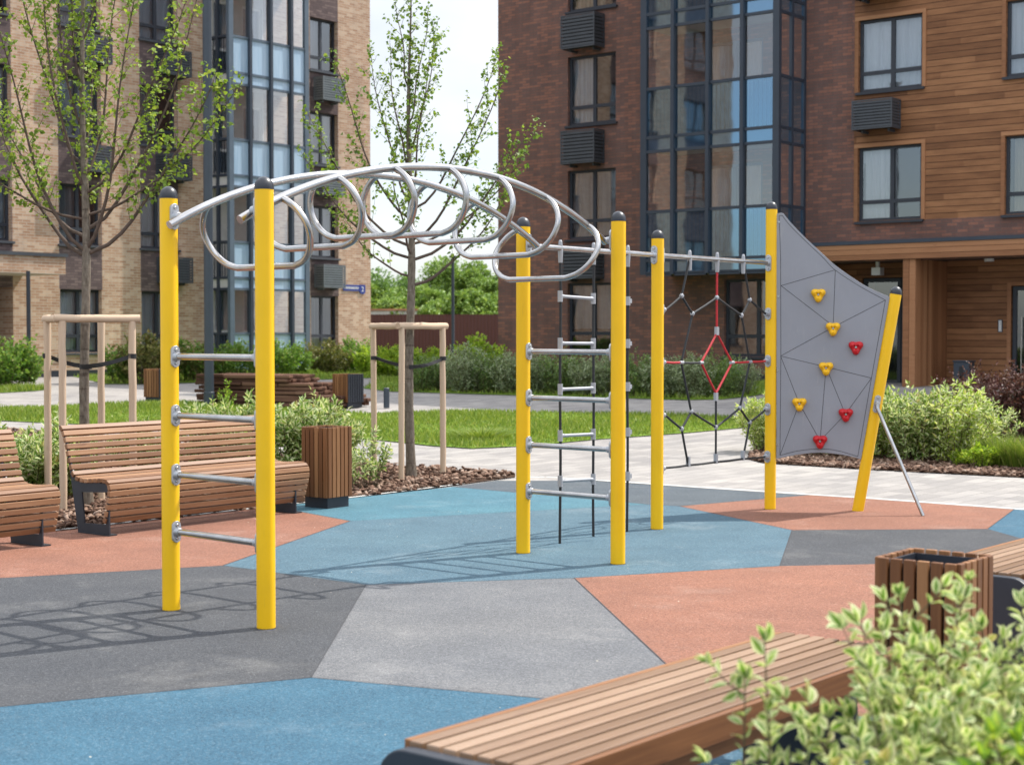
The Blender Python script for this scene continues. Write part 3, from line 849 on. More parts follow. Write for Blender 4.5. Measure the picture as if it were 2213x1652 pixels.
# brace rod
rb = D(1899.5, 872, P[7].y - .04); rg = G(1994, 1114)
rt = P[7] + ax7 * ((rb.z) / ax7.z) + n67 * .052
brm = MB().tube([rt + n67 * .03 + up * .02, rt + n67 * .035 - up * .03] + [(rt + n67 * .035 - up * .03).lerp(rg, k / 6) for k in range(1, 7)], .0165, 16)
br = brm.build('brace_rod', M['steel'], cfr, smooth=True, auto=60)
flange(br, rt, n67, h=.16, axis=ax7, stub=.025)

# ------------------------------------------------------------------ slatted lounge benches on the left
def z7(x, y): return (x / 3.304 * .73733, (1150 + y / 3.304) * .73733)
gF, gBk = G(*z7(1045, 1392)), G(*z7(750, 1362))
fdir = NB.copy()                                           # towards the sitter's feet
nrm_end = fdir.cross(up)
def prf(x, y):
    q = on_plane(*z7(x, y), gF, nrm_end); return ((q - gF).dot(fdir), q.z)
PR = [prf(*p) for p in ((583, 310), (612, 358), (632, 425), (645, 495), (660, 565), (672, 635), (686, 705), (702, 768), (735, 806), (790, 830), (900, 832), (1000, 832),
                        (1045, 862), (1064, 925), (1064, 1000), (1054, 1065), (1040, 1140), (1028, 1210), (1014, 1278))]
zf = PR[13][1]
def on_z(x, y, z): return on_plane(x, y, V((0, 0, z)), up)
endL = on_z(*z7(1064, 925), zf)
endR = on_z(669, 1014, zf)
ub = (endR - endL); LBENCH = ub.length; ub.normalize()
def lounge_bench():
    """local frame: x along the bench, y towards the feet, z up"""
    root = empty('park_bench', (0, 0, 0), 'x', 'bench', 'slatted lounge benches along the left planting bed')
    pts = spline([V((0, a, b)) for a, b in PR], 6)
    L = [0]
    for a, b in zip(pts, pts[1:]): L.append(L[-1] + (b - a).length)
    n = round(L[-1] / .0575); pitch = L[-1] / n
    def atl(s):
        s = min(max(s, 0), L[-1] - 1e-6)
        i = next(i for i in range(len(L) - 1) if L[i + 1] >= s); t = (s - L[i]) / (L[i + 1] - L[i])
        return pts[i].lerp(pts[i + 1], t)
    back, seat = MB(), MB()
    for k in range(n):
        a, b = atl(k * pitch), atl((k + 1) * pitch); c = (a + b) / 2; t = (b - a).normalized()
        nn = V((0, t.z, -t.y))                              # inwards / downwards
        nn = nn if (nn.z < 0 or nn.y < 0) else -nn
        if t.y > .5: nn = V((0, 0, -1)) if nn.z > 0 else nn
        m = back if c.z > .47 else seat
        jig = random.uniform(-.003, .003)
        flat = abs(t.y) > .8
        w = pitch * (.375 if not flat else .36)
        m.box(c + nn * .017 + V((LBENCH / 2 + jig, 0, 0)), V((LBENCH / 2, 0, 0)), t * w, nn * .017)
    back.build('backrest', M['slat'], root, bevel=.004)
    seat.build('seat', M['slat'], root, bevel=.004)
    O = [prf(*p) for p in ((676, 850), (745, 1362), (1045, 1392), (1035, 885))]; I = [prf(*p) for p in ((778, 962), (806, 1262), (1012, 1278), (1025, 967))]
    for x in (.02, LBENCH - .14):
        m = MB()
        for i in range(4):
            j = (i + 1) % 4
            q = [O[i], O[j], I[j], I[i]]
            m.prism([V((x, a, max(b, 0))) for a, b in q], V((1, 0, 0)), .012)
        sp = [prf(*p) for p in ((676, 848), (648, 640), (618, 480), (583, 372), (556, 320), (583, 330), (606, 372), (630, 470), (655, 600), (690, 745), (735, 845))]
        m.prism([V((x, a, b)) for a, b in sp], V((1, 0, 0)), .012)
        f0, b0 = O[2], O[1]
        m.box((x + .03, (f0[0] + b0[0]) / 2, .006), (.04, 0, 0), (0, abs(f0[0] - b0[0]) / 2, 0), (0, 0, .005))
        m.build('leg', M['navy'], root)
    bb = MB(); sy, sz = prf(900, 900)
    for yy in (sy - .12, sy + .1): bb.bar((.03, yy, sz - .005), (LBENCH - .14, yy, sz - .005), .04, .03)
    bb.build('seat_rail', M['navy'], root)
    return root
b1 = lounge_bench()
ang = math.atan2(ub.y, ub.x)
fl = V((math.sin(ang), -math.cos(ang), 0))
def set_bench(o, end_pt, xloc, label):
    """put the point (xloc, PR[13]) of the bench at end_pt; local y must run along fl, so the bench is mirrored through rotation"""
    o.rotation_euler = (0, 0, ang)
    p = end_pt - ub * xloc - fl * PR[13][0]
    o.location = (p.x, p.y, 0); o['label'] = label
# local y -> world -fl under a pure rotation, so flip the meshes' y once
for ch in b1.children_recursive:
    me = ch.data
    me.transform(Matrix.Scale(-1, 4, (0, 1, 0))); me.flip_normals()
set_bench(b1, endL, 0, 'brown slatted lounge bench seen whole behind the two yellow ladder posts')
b2 = copy_tree(b1)
set_bench(b2, on_z(*z7(588, 985), zf), LBENCH, 'brown slatted lounge bench cut off by the left edge of the photo')

# ------------------------------------------------------------------ flat seats on the right
s0, s1 = on_z(881, 1597, .45), on_z(1692, 1363, .45)
us = (s1 - s0); LS = us.length; us.normalize(); sang = math.atan2(us.y, us.x)
def flat_seat():
    root = empty('park_bench', (0, 0, 0), 'x', 'bench', 'backless slatted benches on the right')
    W, n = .50, 8; p = W / n
    m = MB()
    for k in range(n):
        m.box((LS / 2 + random.uniform(-.002, .002), -(k + .5) * p, .43), (LS / 2, 0, 0), (0, p * .375, 0), (0, 0, .02))
    m.build('seat', M['slat_pale'], root, bevel=.004)
    f = MB()
    for y in (-W - .012, .012): f.box((LS / 2, y, .405), (LS / 2 - .01, 0, 0), (0, .0115, 0), (0, 0, .043))
    f.build('side_board', M['slat_bin'], root, bevel=.003)
    l = MB()
    for y in (-.06, -W + .06): l.box((LS / 2, y, .345), (LS / 2 - .05, 0, 0), (0, .02, 0), (0, 0, .055))
    l.build('seat_rail', M['slat_bin'], root)
    def plate(x, t, wide=.075, top=.409):
        o = [(wide, 0), (wide, top - .11)]
        o += [(wide - .11 + .11 * math.cos(a), top - .11 + .11 * math.sin(a)) for a in np.linspace(.2, math.pi / 2, 7)]
        o += [(-W - wide + .11 - .11 * math.cos(a), top - .11 + .11 * math.sin(a)) for a in np.linspace(math.pi / 2, .2, 7)]
        o += [(-W - wide, top - .11), (-W - wide, 0)]
        return MB().prism([V((x, a, b)) for a, b in o], V((1, 0, 0)), t)
    plate(-.027, .05, .075, .437).build('end_panel', M['navy'], root, bevel=.006)
    pl = plate(LS - .32, .05, -.03, .385); pl.build('leg', M['navy'], root)
    return root
f1 = flat_seat()
f1.location = (s0.x, s0.y, 0); f1.rotation_euler = (0, 0, sang)
f1['label'] = 'pale backless slatted bench with dark end panel nearest the camera'
f2 = copy_tree(f1)
q = on_z(1996, 1219, .45); f2.location = (q.x, q.y, 0)
f2['label'] = 'pale backless slatted bench behind the square bin, cut by the right edge'

# ------------------------------------------------------------------ square slatted bins
def litter_bin(W, Hh, dark_sides=()):
    root = empty('litter_bin', (0, 0, 0), 'x', 'litter bin', 'square litter bins clad in brown slats')
    h = W / 2
    m = MB(); m.box((0, 0, .05), (h - .03, 0, 0), (0, h - .03, 0), (0, 0, .05)); m.build('base', M['navy'], root)
    c = MB(); t = .012
    for sx, sy in ((1, 0), (-1, 0), (0, 1), (0, -1)):
        ctr = V((sx * (h - .030), sy * (h - .030), .1 + (Hh - .1) / 2 - .008))
        if sx: c.box(ctr, (t / 2, 0, 0), (0, h - .030 + t / 2, 0), (0, 0, (Hh - .1) / 2 - .008))
        else: c.box(ctr, (h - .030 - t / 2, 0, 0), (0, t / 2, 0), (0, 0, (Hh - .1) / 2 - .008))
    c.box((0, 0, .12), (h - .036, 0, 0), (0, h - .036, 0), (0, 0, .004))
    c.build('liner', M['navy'], root)
    n = max(5, round(W / .058)); p = (W - .02) / n
    s = MB(); dk = MB()
    for side in range(4):
        rot = Matrix.Rotation(side * math.pi / 2, 3, 'Z')
        for k in range(n):
            x = -W / 2 + .01 + (k + .5) * p
            ctr = rot @ V((x, -h + .0115, 0)); ctr.z = .1 + (Hh - .1) / 2
            tgt = dk if side in dark_sides else s
            tgt.box(ctr, V((0, 0, (Hh - .1) / 2)), rot @ V((p * .40, 0, 0)), rot @ V((0, .0115, 0)))
    s.build('slat_cladding', M['slat_bin'], root, bevel=.003)
    if dk.v: dk.build('door', M['navy'], root, bevel=.003)
    return root
def place_bin(o, x, y, rot, label, zs=1.0):
    p = G(x, y); o.location = p; o.rotation_euler = (0, 0, rot); o['label'] = label; return p
BA = math.atan2(UB.y, UB.x)
bin1 = litter_bin(.345, .745)
pF = G(706, 1099)
bin1.location = pF + UB * .15 + V((-NB.x, -NB.y, 0)) * .15; bin1.rotation_euler = (0, 0, BA + R(2))
bin1['label'] = 'brown slatted litter bin at the end of the lounge bench'
bin2 = litter_bin(.345, .75)
tf = on_z(2070, 1219, .75)
bin2.location = (tf.x, tf.y, 0); bin2.location += UB * .165 - NB * .165
bin2.rotation_euler = (0, 0, BA); bin2['label'] = 'brown slatted litter bin with open top behind the variegated bush'
bin3 = litter_bin(.36, .64, (1,)); place_bin(bin3, 338, 868, R(-20), 'distant brown litter bin beside the yellow ladder post, in front of the left hedge')
bin4 = litter_bin(.42, .62, (1,)); place_bin(bin4, 752, 880, R(-40), 'distant litter bin with a dark metal side between timber stack and staked tree')

# ------------------------------------------------------------------ buildings
class Facade:
    """a wall plane: s runs along it, z up, n outwards"""
    def __init__(s, o, e, n): s.o, s.e, s.n = V(o), V(e).normalized(), V(n).normalized()
    def p(s, a, z, n=0.): q = s.o + s.e * a + s.n * n; return V((q.x, q.y, z))
    def sx(s, x, n=0.):
        """the place along the wall (set n in front of it) seen in pixel column x"""
        q = on_plane(x, 722, s.o + s.n * n, s.n); return (q - s.o).dot(s.e)
    def off(s, n): return Facade(s.o + s.n * n, s.e, s.n)

def wall_grid(mb, F, s0, s1, z0, z1, holes, mat_of, depth=.18, n=0., uvk=1.0, reveal=None):
    """a wall with rectangular openings and their reveals"""
    S = sorted({s0, s1, *[h[0] for h in holes], *[h[1] for h in holes], *mat_of.get('S', [])}); S = [a for a in S if s0 <= a <= s1]
    Z = sorted({z0, z1, *[h[2] for h in holes], *[h[3] for h in holes], *mat_of.get('Z', [])}); Z = [a for a in Z if z0 <= a <= z1]
    for a, b in zip(S, S[1:]):
        for c, d in zip(Z, Z[1:]):
            ms, mz = (a + b) / 2, (c + d) / 2
            if any(h[0] < ms < h[1] and h[2] < mz < h[3] for h in holes): continue
            mb.quad(F.p(a, c, n), F.p(b, c, n), F.p(b, d, n), F.p(a, d, n), mat_of['f'](ms, mz), [(a, c), (b, c), (b, d), (a, d)])
    for h in holes:
        a, b, c, d = h[:4]; m = mat_of['f'](b + .02, (c + d) / 2) if reveal is None else reveal
        m2 = mat_of['f']((a + b) / 2, d + .02) if reveal is None else reveal
        ml = mat_of['f'](a - .02, (c + d) / 2) if reveal is None else reveal
        i = n - depth
        mb.quad(F.p(b, c, n), F.p(b, c, i), F.p(b, d, i), F.p(b, d, n), m, [(0, c), (depth, c), (depth, d), (0, d)])
        mb.quad(F.p(a, c, i), F.p(a, c, n), F.p(a, d, n), F.p(a, d, i), ml, [(0, c), (depth, c), (depth, d), (0, d)])
        mb.quad(F.p(a, d, n), F.p(b, d, n), F.p(b, d, i), F.p(a, d, i), m2, [(a, 0), (b, 0), (b, depth), (a, depth)])
        mb.quad(F.p(a, c, i), F.p(b, c, i), F.p(b, c, n), F.p(a, c, n), m2, [(a, 0), (b, 0), (b, depth), (a, depth)])

def fbox(m, F, s0, s1, z0, z1, n0, n1, mat=0):
    c = F.p((s0 + s1) / 2, (z0 + z1) / 2, (n0 + n1) / 2)
    m.box(c, F.e * (abs(s1 - s0) / 2), up * (abs(z1 - z0) / 2), F.n * (abs(n1 - n0) / 2), mat)

def window(bld, F, s0, s1, z0, z1, n=-.13, mull=(.52,), low=.26, cur='cur_white', cover=(0, 1), room=True, sill=True, sillmat='frame', g='glass', frame='frame', drop=0., tilt=False):
    m = MB(); t = .065; a, b = n - .035, n + .035
    fbox(m, F, s0, s0 + t, z0, z1, a, b); fbox(m, F, s1 - t, s1, z0, z1, a, b)
    fbox(m, F, s0 + t, s1 - t, z0, z0 + t, a, b); fbox(m, F, s0 + t, s1 - t, z1 - t, z1, a, b)
    xs = [s0 + t] + [s0 + (s1 - s0) * k for k in mull] + [s1 - t]
    zl = z0 + (z1 - z0) * low if low else None
    for k in xs[1:-1]: fbox(m, F, k - .05, k + .05, z0 + t, z1 - t, a + .004, b - .004)
    if zl:
        for i, (p, q) in enumerate(zip(xs, xs[1:])):
            fbox(m, F, p + (.05 if i else 0), q - (.05 if i < len(xs) - 2 else 0), zl - .045, zl + .045, a + .004, b - .004)
    w = m.build('window', M[frame], bld)
    gm_ = MB(); gm_.quad(F.p(s0 + t, z0 + t, n), F.p(s1 - t, z0 + t, n), F.p(s1 - t, z1 - t, n), F.p(s0 + t, z1 - t, n))
    gm_.build('pane', M[g], w)
    if cur:
        c = MB(); k0, k1 = s0 + (s1 - s0) * cover[0] - .1, s0 + (s1 - s0) * cover[1] + .1
        N_ = 46; o = random.random() * 20
        for k in range(N_):
            f0, f1 = k / N_, (k + 1) / N_
            d0, d1 = -.13 + .028 * math.sin(f0 * 75 + o) * math.sin(f0 * 17 + o), -.13 + .028 * math.sin(f1 * 75 + o) * math.sin(f1 * 17 + o)
            p, q = k0 + (k1 - k0) * f0, k0 + (k1 - k0) * f1
            zz = z0 + drop
            c.quad(F.p(p, zz, n + d0), F.p(q, zz, n + d1), F.p(q, z1 + .1, n + d1), F.p(p, z1 + .1, n + d0), 0, [(p + o, 0), (q + o, 0), (q + o, 2), (p + o, 2)])
        c.build('curtain', M[cur], w, smooth=True)
    if tilt:
        # the opened left sash leans into the room
        sm = MB(); k = xs[1]; top = .16
        pts = [(s0 + t, zl, 0), (k - .05, zl, 0), (k - .05, z1 - t, top), (s0 + t, z1 - t, top)]
        for (x0, q0, d0), (x1, q1, d1) in zip(pts, pts[1:] + pts[:1]):
            sm.bar(F.p(x0, q0, n - .05 - d0), F.p(x1, q1, n - .05 - d1), .06, .05, F.n)
        sm.build('open_sash', M[frame], w)
    if sill:
        sm = MB(); fbox(sm, F, s0 - .06, s1 + .06, z0 - .07, z0 - .012, n + .06, .07); sm.build('sill', M[sillmat], w)
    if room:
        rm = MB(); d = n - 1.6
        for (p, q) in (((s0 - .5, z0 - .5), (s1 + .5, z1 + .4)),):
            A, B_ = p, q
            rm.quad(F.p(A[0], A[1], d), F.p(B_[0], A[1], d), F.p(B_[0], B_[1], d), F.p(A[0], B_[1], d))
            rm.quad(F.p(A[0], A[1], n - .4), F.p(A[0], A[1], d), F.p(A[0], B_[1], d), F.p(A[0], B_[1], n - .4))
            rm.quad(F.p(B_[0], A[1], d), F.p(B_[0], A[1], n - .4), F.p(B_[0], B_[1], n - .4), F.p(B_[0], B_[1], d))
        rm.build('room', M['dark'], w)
    return w

def ac_cover(bld, F, s0, s1, z0, z1, n=.55, mat='ac', slats=9):
    m = MB(); a = .02
    for s in (s0, s1 - .03): fbox(m, F, s, s + .03, z0, z1, n - .03, n); fbox(m, F, s, s + .03, z0, z1, a, a + .03)
    for z in (z0, z1 - .03):
        fbox(m, F, s0 + .03, s1 - .03, z, z + .03, n - .03, n)
        for s in (s0, s1 - .03): fbox(m, F, s, s + .03, z, z + .03, a + .03, n - .03)
    p = (z1 - z0 - .06) / slats
    for k in range(slats):
        z = z0 + .03 + (k + .5) * p
        fbox(m, F, s0 + .03, s1 - .03, z - p * .35, z + p * .35, n - .026, n - .008)
        for s in (s0 + .006, s1 - .024): fbox(m, F, s, s + .018, z - p * .35, z + p * .35, a + .03, n - .03)
    fbox(m, F, s0 + .06, s1 - .06, z0 + .05, z1 - .06, .06, n - .08, 1)  # near-black block, painted shade behind the gaps between slats
    fbox(m, F, s0 + .15, s0 + .2, z0 - .06, z0, .0, n * .6); fbox(m, F, s1 - .2, s1 - .15, z0 - .06, z0, .0, n * .6)
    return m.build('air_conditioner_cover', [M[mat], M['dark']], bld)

HB = 17.6
eR = V((math.cos(PHI), -math.sin(PHI), 0)); nR = V((-math.sin(PHI), -math.cos(PHI), 0))
FR = Facade((2.15, 42, 0), eR, nR)
redb = empty('apartment_building', (2.15, 42, 0), 'dark red brick apartment building with wooden cladding and glazed balcony tower', 'building')
sc0 = FR.sx(1076); bx0, bx1 = FR.sx(1382, 1.35), FR.sx(1680, 1.35)
sw0 = FR.sx(1842); sEnd = sw0 + 17
ZR = [2.97, 5.98, 9.02, 12.06]                  # window heads storey by storey
holes = []
wl, wr = FR.sx(1226), FR.sx(1329)
for k, zt in enumerate(ZR + [15.1]): holes.append((wl, wr, zt - 1.83 if k else 1.15, zt))
g0, g1 = FR.sx(1564), FR.sx(1706)
holes.append((g0, g1, 1.05, 2.97))
wA, wB = FR.sx(1851), FR.sx(1988)
wC = FR.sx(2167.5); wD = wC + (wB - wA)
def zat(x, y, n=0.):
    return on_plane(x, y, FR.o + FR.n * n, FR.n).z
w2b, w2t = zat(1851, 479), zat(1851, 321); w1b, w1t = zat(1851, 201), zat(1851, 47)
c2b, c2t = zat(2168, 464), zat(2168, 294); c1b, c1t = zat(2168, 167), zat(2168, 2)
for a, b in ((wA, wB), (wC, wD), (wD + 2.6, wD + 2.6 + wB - wA)):
    for zb, zt in ((w2b, w2t), (w1b, w1t), (w1b + 3.04, w1t + 3.04), (w1b + 6.08, min(w1t + 6.08, HB - .3))): holes.append((a, b, zb, zt))
zcan_b, zcan_t = zat(2000, 560), zat(2000, 519)  # canopy fascia
zwood = zat(2000, 474)
fas0 = FR.sx(1752)
post0, post1 = FR.sx(1963), FR.sx(1990)
ent0 = FR.sx(1745)
# windows behind the balcony glass
zs_slab = [3.08 + 3.045 * k for k in range(5)]
bal = []
for k, z in enumerate(zs_slab[:-1]):
    bal.append((bx0 + 1.05, bx0 + 2.7, z + .55, z + 2.75)); 
holes += bal
wallm = MB()
wall_grid(wallm, FR, sc0, ent0, -.2, HB, [h for h in holes if h[1] < ent0], dict(f=lambda s, z: 0))
wall_grid(wallm, FR, ent0, sEnd, zcan_b - .02, HB, [h for h in holes if h[0] > ent0], dict(f=lambda s, z: 1 if (s > sw0 and z > zwood) else 0, S=[sw0], Z=[zwood]), depth=.16)
# rest of the body
back = 4.5  # shallow depth shaped so the tan building's windows mirror open sky
wallm.quad(FR.p(sc0, -.2, -back), FR.p(sc0, -.2, 0), FR.p(sc0, HB, 0), FR.p(sc0, HB, -back), 0, [(0, 0), (back, 0), (back, HB), (0, HB)])
wallm.quad(FR.p(sEnd, -.2, 0), FR.p(sEnd, -.2, -back), FR.p(sEnd, HB, -back), FR.p(sEnd, HB, 0), 0, [(0, 0), (back, 0), (back, HB), (0, HB)])
wallm.quad(FR.p(sEnd, -.2, -back), FR.p(sc0, -.2, -back), FR.p(sc0, HB, -back), FR.p(sEnd, HB, -back), 0, [(0, 0), (20, 0), (20, HB), (0, HB)])
wallm.build('wall', [M['red'], M['clad']], redb)
rf = MB(); rf.quad(FR.p(sc0, HB - .3, 0), FR.p(sEnd, HB - .3, 0), FR.p(sEnd, HB - .3, -back), FR.p(sc0, HB - .3, -back)); rf.build('roof', M['concrete'], redb)
pm = MB(); fbox(pm, FR, sc0 - .02, ent0, -.3, .62, 0, .03); pm.build('plinth', M['navy'], redb)
for k, zt in enumerate(ZR[:3] + [ZR[3]]):
    zb = zt - 1.83 if k else 1.15
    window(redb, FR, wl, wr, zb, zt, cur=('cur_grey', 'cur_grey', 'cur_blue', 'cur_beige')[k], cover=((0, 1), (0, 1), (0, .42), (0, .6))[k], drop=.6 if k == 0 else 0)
    if 0 < k: ac_cover(redb, FR, wl + .12, wl + 1.22, zb - 1.08, zb - .2, .5)
window(redb, FR, g0, g1, 1.05, 2.97, mull=(.5,), cur=None)
curs = iter(['cur_beige', 'cur_white', 'cur_white', 'cur_beige', 'cur_white', 'cur_white'])
for (zb, zt, a, b, cr, cv, tl) in ((w2b, w2t, wA, wB, 'cur_white', (0, .5), True), (w1b, w1t, wA, wB, 'cur_white', (0, 1), False), (c2b, c2t, wC, wD, 'cur_beige', (.15, 1), False), (c1b, c1t, wC, wD, 'cur_white', (0, 1), False),
                                 (w1b + 3.04, w1t + 3.04, wA, wB, 'cur_white', (0, 1), False), (w1b + 3.04, w1t + 3.04, wC, wD, 'cur_white', (0, 1), False)):
    w = window(redb, FR, a, b, zb, zt, n=-.11, cur=cr, cover=cv, tilt=tl)
    tm = MB(); t = .09
    fbox(tm, FR, a - t, a, zb - .02, zt, -.1, .028); fbox(tm, FR, b, b + t, zb - .02, zt, -.1, .028); fbox(tm, FR, a - t, b + t, zt, zt + t, -.1, .028)
    tm.build('trim', M['trim'], w, bevel=.004)
z_a0, z_a1 = zat(1837, 282, .5), zat(1837, 219, .5); s_a0, s_a1 = FR.sx(1836, .5), FR.sx(1923, .5)
for dz in (0, 3.04): ac_cover(redb, FR, s_a0, s_a1, z_a0 + dz, z_a1 + dz, .5)
# canopy, portal and entrance recess
cm = MB(); fbox(cm, FR, fas0, sEnd, zcan_t - .065, zcan_t + .02, -.1, .42); cm.build('canopy_flashing', M['bayframe_dark'], redb)
fm = MB(); hh = (zcan_t - .065 - zcan_b) / 3
for k in range(3): fbox(fm, FR, fas0 + .02, sEnd, zcan_b + k * hh + .004, zcan_b + (k + 1) * hh - .004, .36, .395)
fm.build('canopy_fascia', M['trim'], redb, bevel=.003)
sf = MB(); fbox(sf, FR, fas0 + .02, sEnd, zcan_b + .01, zcan_b + .04, -1.75, .36); sf.build('soffit', M['soffit_shade'], redb)
zf0 = .24
fl_ = MB(); fbox(fl_, FR, ent0, sEnd, -.3, zf0, -1.7, .6); fl_.build('entrance_floor', M['concrete'], redb)
pst = MB()
fbox(pst, FR, post0, (post0 + post1) / 2 - .004, zf0, zcan_b, .05, .34); fbox(pst, FR, (post0 + post1) / 2 + .004, post1, zf0, zcan_b, .05, .34)
pst.build('portal_post', M['trim'], redb, bevel=.003)
RB = -1.5
sm = MB(); d = .0
while d > RB - .1:
    fbox(sm, FR, post1 - .10, post1 - .02, zf0, zcan_b, d - .075, d); d -= .09
fbox(sm, FR, post0 + .02, post1 - .10, zf0, zcan_b, RB, .05)
sm.build('slatted_side_wall', M['trim'], redb)
bw = MB(); Fb = FR.off(RB); dr0 = FR.sx(2184, RB)
wall_grid(bw, FR, post1 - .05, sEnd, zf0, zcan_b + .03, [(dr0, dr0 + 1.5, zf0, 2.72)], dict(f=lambda s, z: 0), n=RB, depth=.1)
wall_grid(bw, FR, ent0 - .4, post0 + .04, zf0, zcan_b + .03, [(FR.sx(1862, RB), post0 - .02, zf0, 2.98)], dict(f=lambda s, z: 0), n=RB, depth=.1)
bw.build('entrance_wall', M['clad'], redb)
sidew = MB(); sidew.quad(FR.p(ent0, -.2, RB), FR.p(ent0, -.2, 0), FR.p(ent0, zcan_b + .05, 0), FR.p(ent0, zcan_b + .05, RB), 0, [(0, 0), (1.5, 0), (1.5, 3.2), (0, 3.2)]); sidew.build('return_wall', M['red'], redb)
def glass_door(s0, s1, z0, z1, n):
    m = MB(); t = .09
    fbox(m, FR, s0, s0 + t, z0, z1, n - .05, n + .02); fbox(m, FR, s1 - t, s1, z0, z1, n - .05, n + .02)
    fbox(m, FR, s0 + t, s1 - t, z0, z0 + .22, n - .05, n + .02); fbox(m, FR, s0 + t, s1 - t, z1 - t, z1, n - .05, n + .02)
    o = m.build('entrance_door', M['frame'], redb)
    g = MB(); g.quad(FR.p(s0 + t, z0 + .22, n - .015), FR.p(s1 - t, z0 + .22, n - .015), FR.p(s1 - t, z1 - t, n - .015), FR.p(s0 + t, z1 - t, n - .015)); g.build('pane', M['glass'], o)
    h = MB(); h.tube([FR.p(s0 + .22, z0 + .35, n + .06), FR.p(s0 + .22, z0 + 1.75, n + .06)], .016, 10)
    for z in (z0 + .5, z0 + 1.6): h.tube([FR.p(s0 + .22, z, n + .06), FR.p(s0 + .22, z, n - .01)], .01, 8)
    h.build('handle', M['steel'], o, smooth=True, auto=40)
    r = MB(); r.quad(FR.p(s0 - .3, z0, n - 1.2), FR.p(s1 + .3, z0, n - 1.2), FR.p(s1 + .3, z1 + .2, n - 1.2), FR.p(s0 - .3, z1 + .2, n - 1.2)); r.build('room', M['dark'], o)
glass_door(dr0 + .02, dr0 + 1.48, zf0, 2.70, RB - .06)
glass_door(FR.sx(1862, RB) + .02, FR.sx(1862, RB) + 1.0, zf0, 2.96, RB - .06)
glass_door(FR.sx(1862, RB) + 1.02, post0 - .04, zf0, 2.96, RB - .06)
tr = MB(); fbox(tr, FR, dr0 - .09, dr0, zf0, 2.80, RB, RB + .03); fbox(tr, FR, dr0, dr0 + 1.5, 2.72, 2.80, RB, RB + .03); tr.build('trim', M['trim'], redb)
lm = MB()
p = FR.p(FR.sx(2135, -.9), zcan_b - .02, -.9); lm.tube([p + up * .03, p - up * .03], .11, 20); lm.build('ceiling_fixture', M['white'], redb, smooth=True, auto=40); lm = MB()  # round ceiling light
p = FR.p(FR.sx(1895, -.7), zcan_b - .02, -.7); lm.tube([p + up * .03, p - up * .12], .05, 12); lm.box(p - up * .2, FR.e * .11, FR.n * .11, up * .09)
lm.build('ceiling_fixture', M['white'], redb, smooth=True, auto=40)  # white camera-like box on a stem, not a lamp

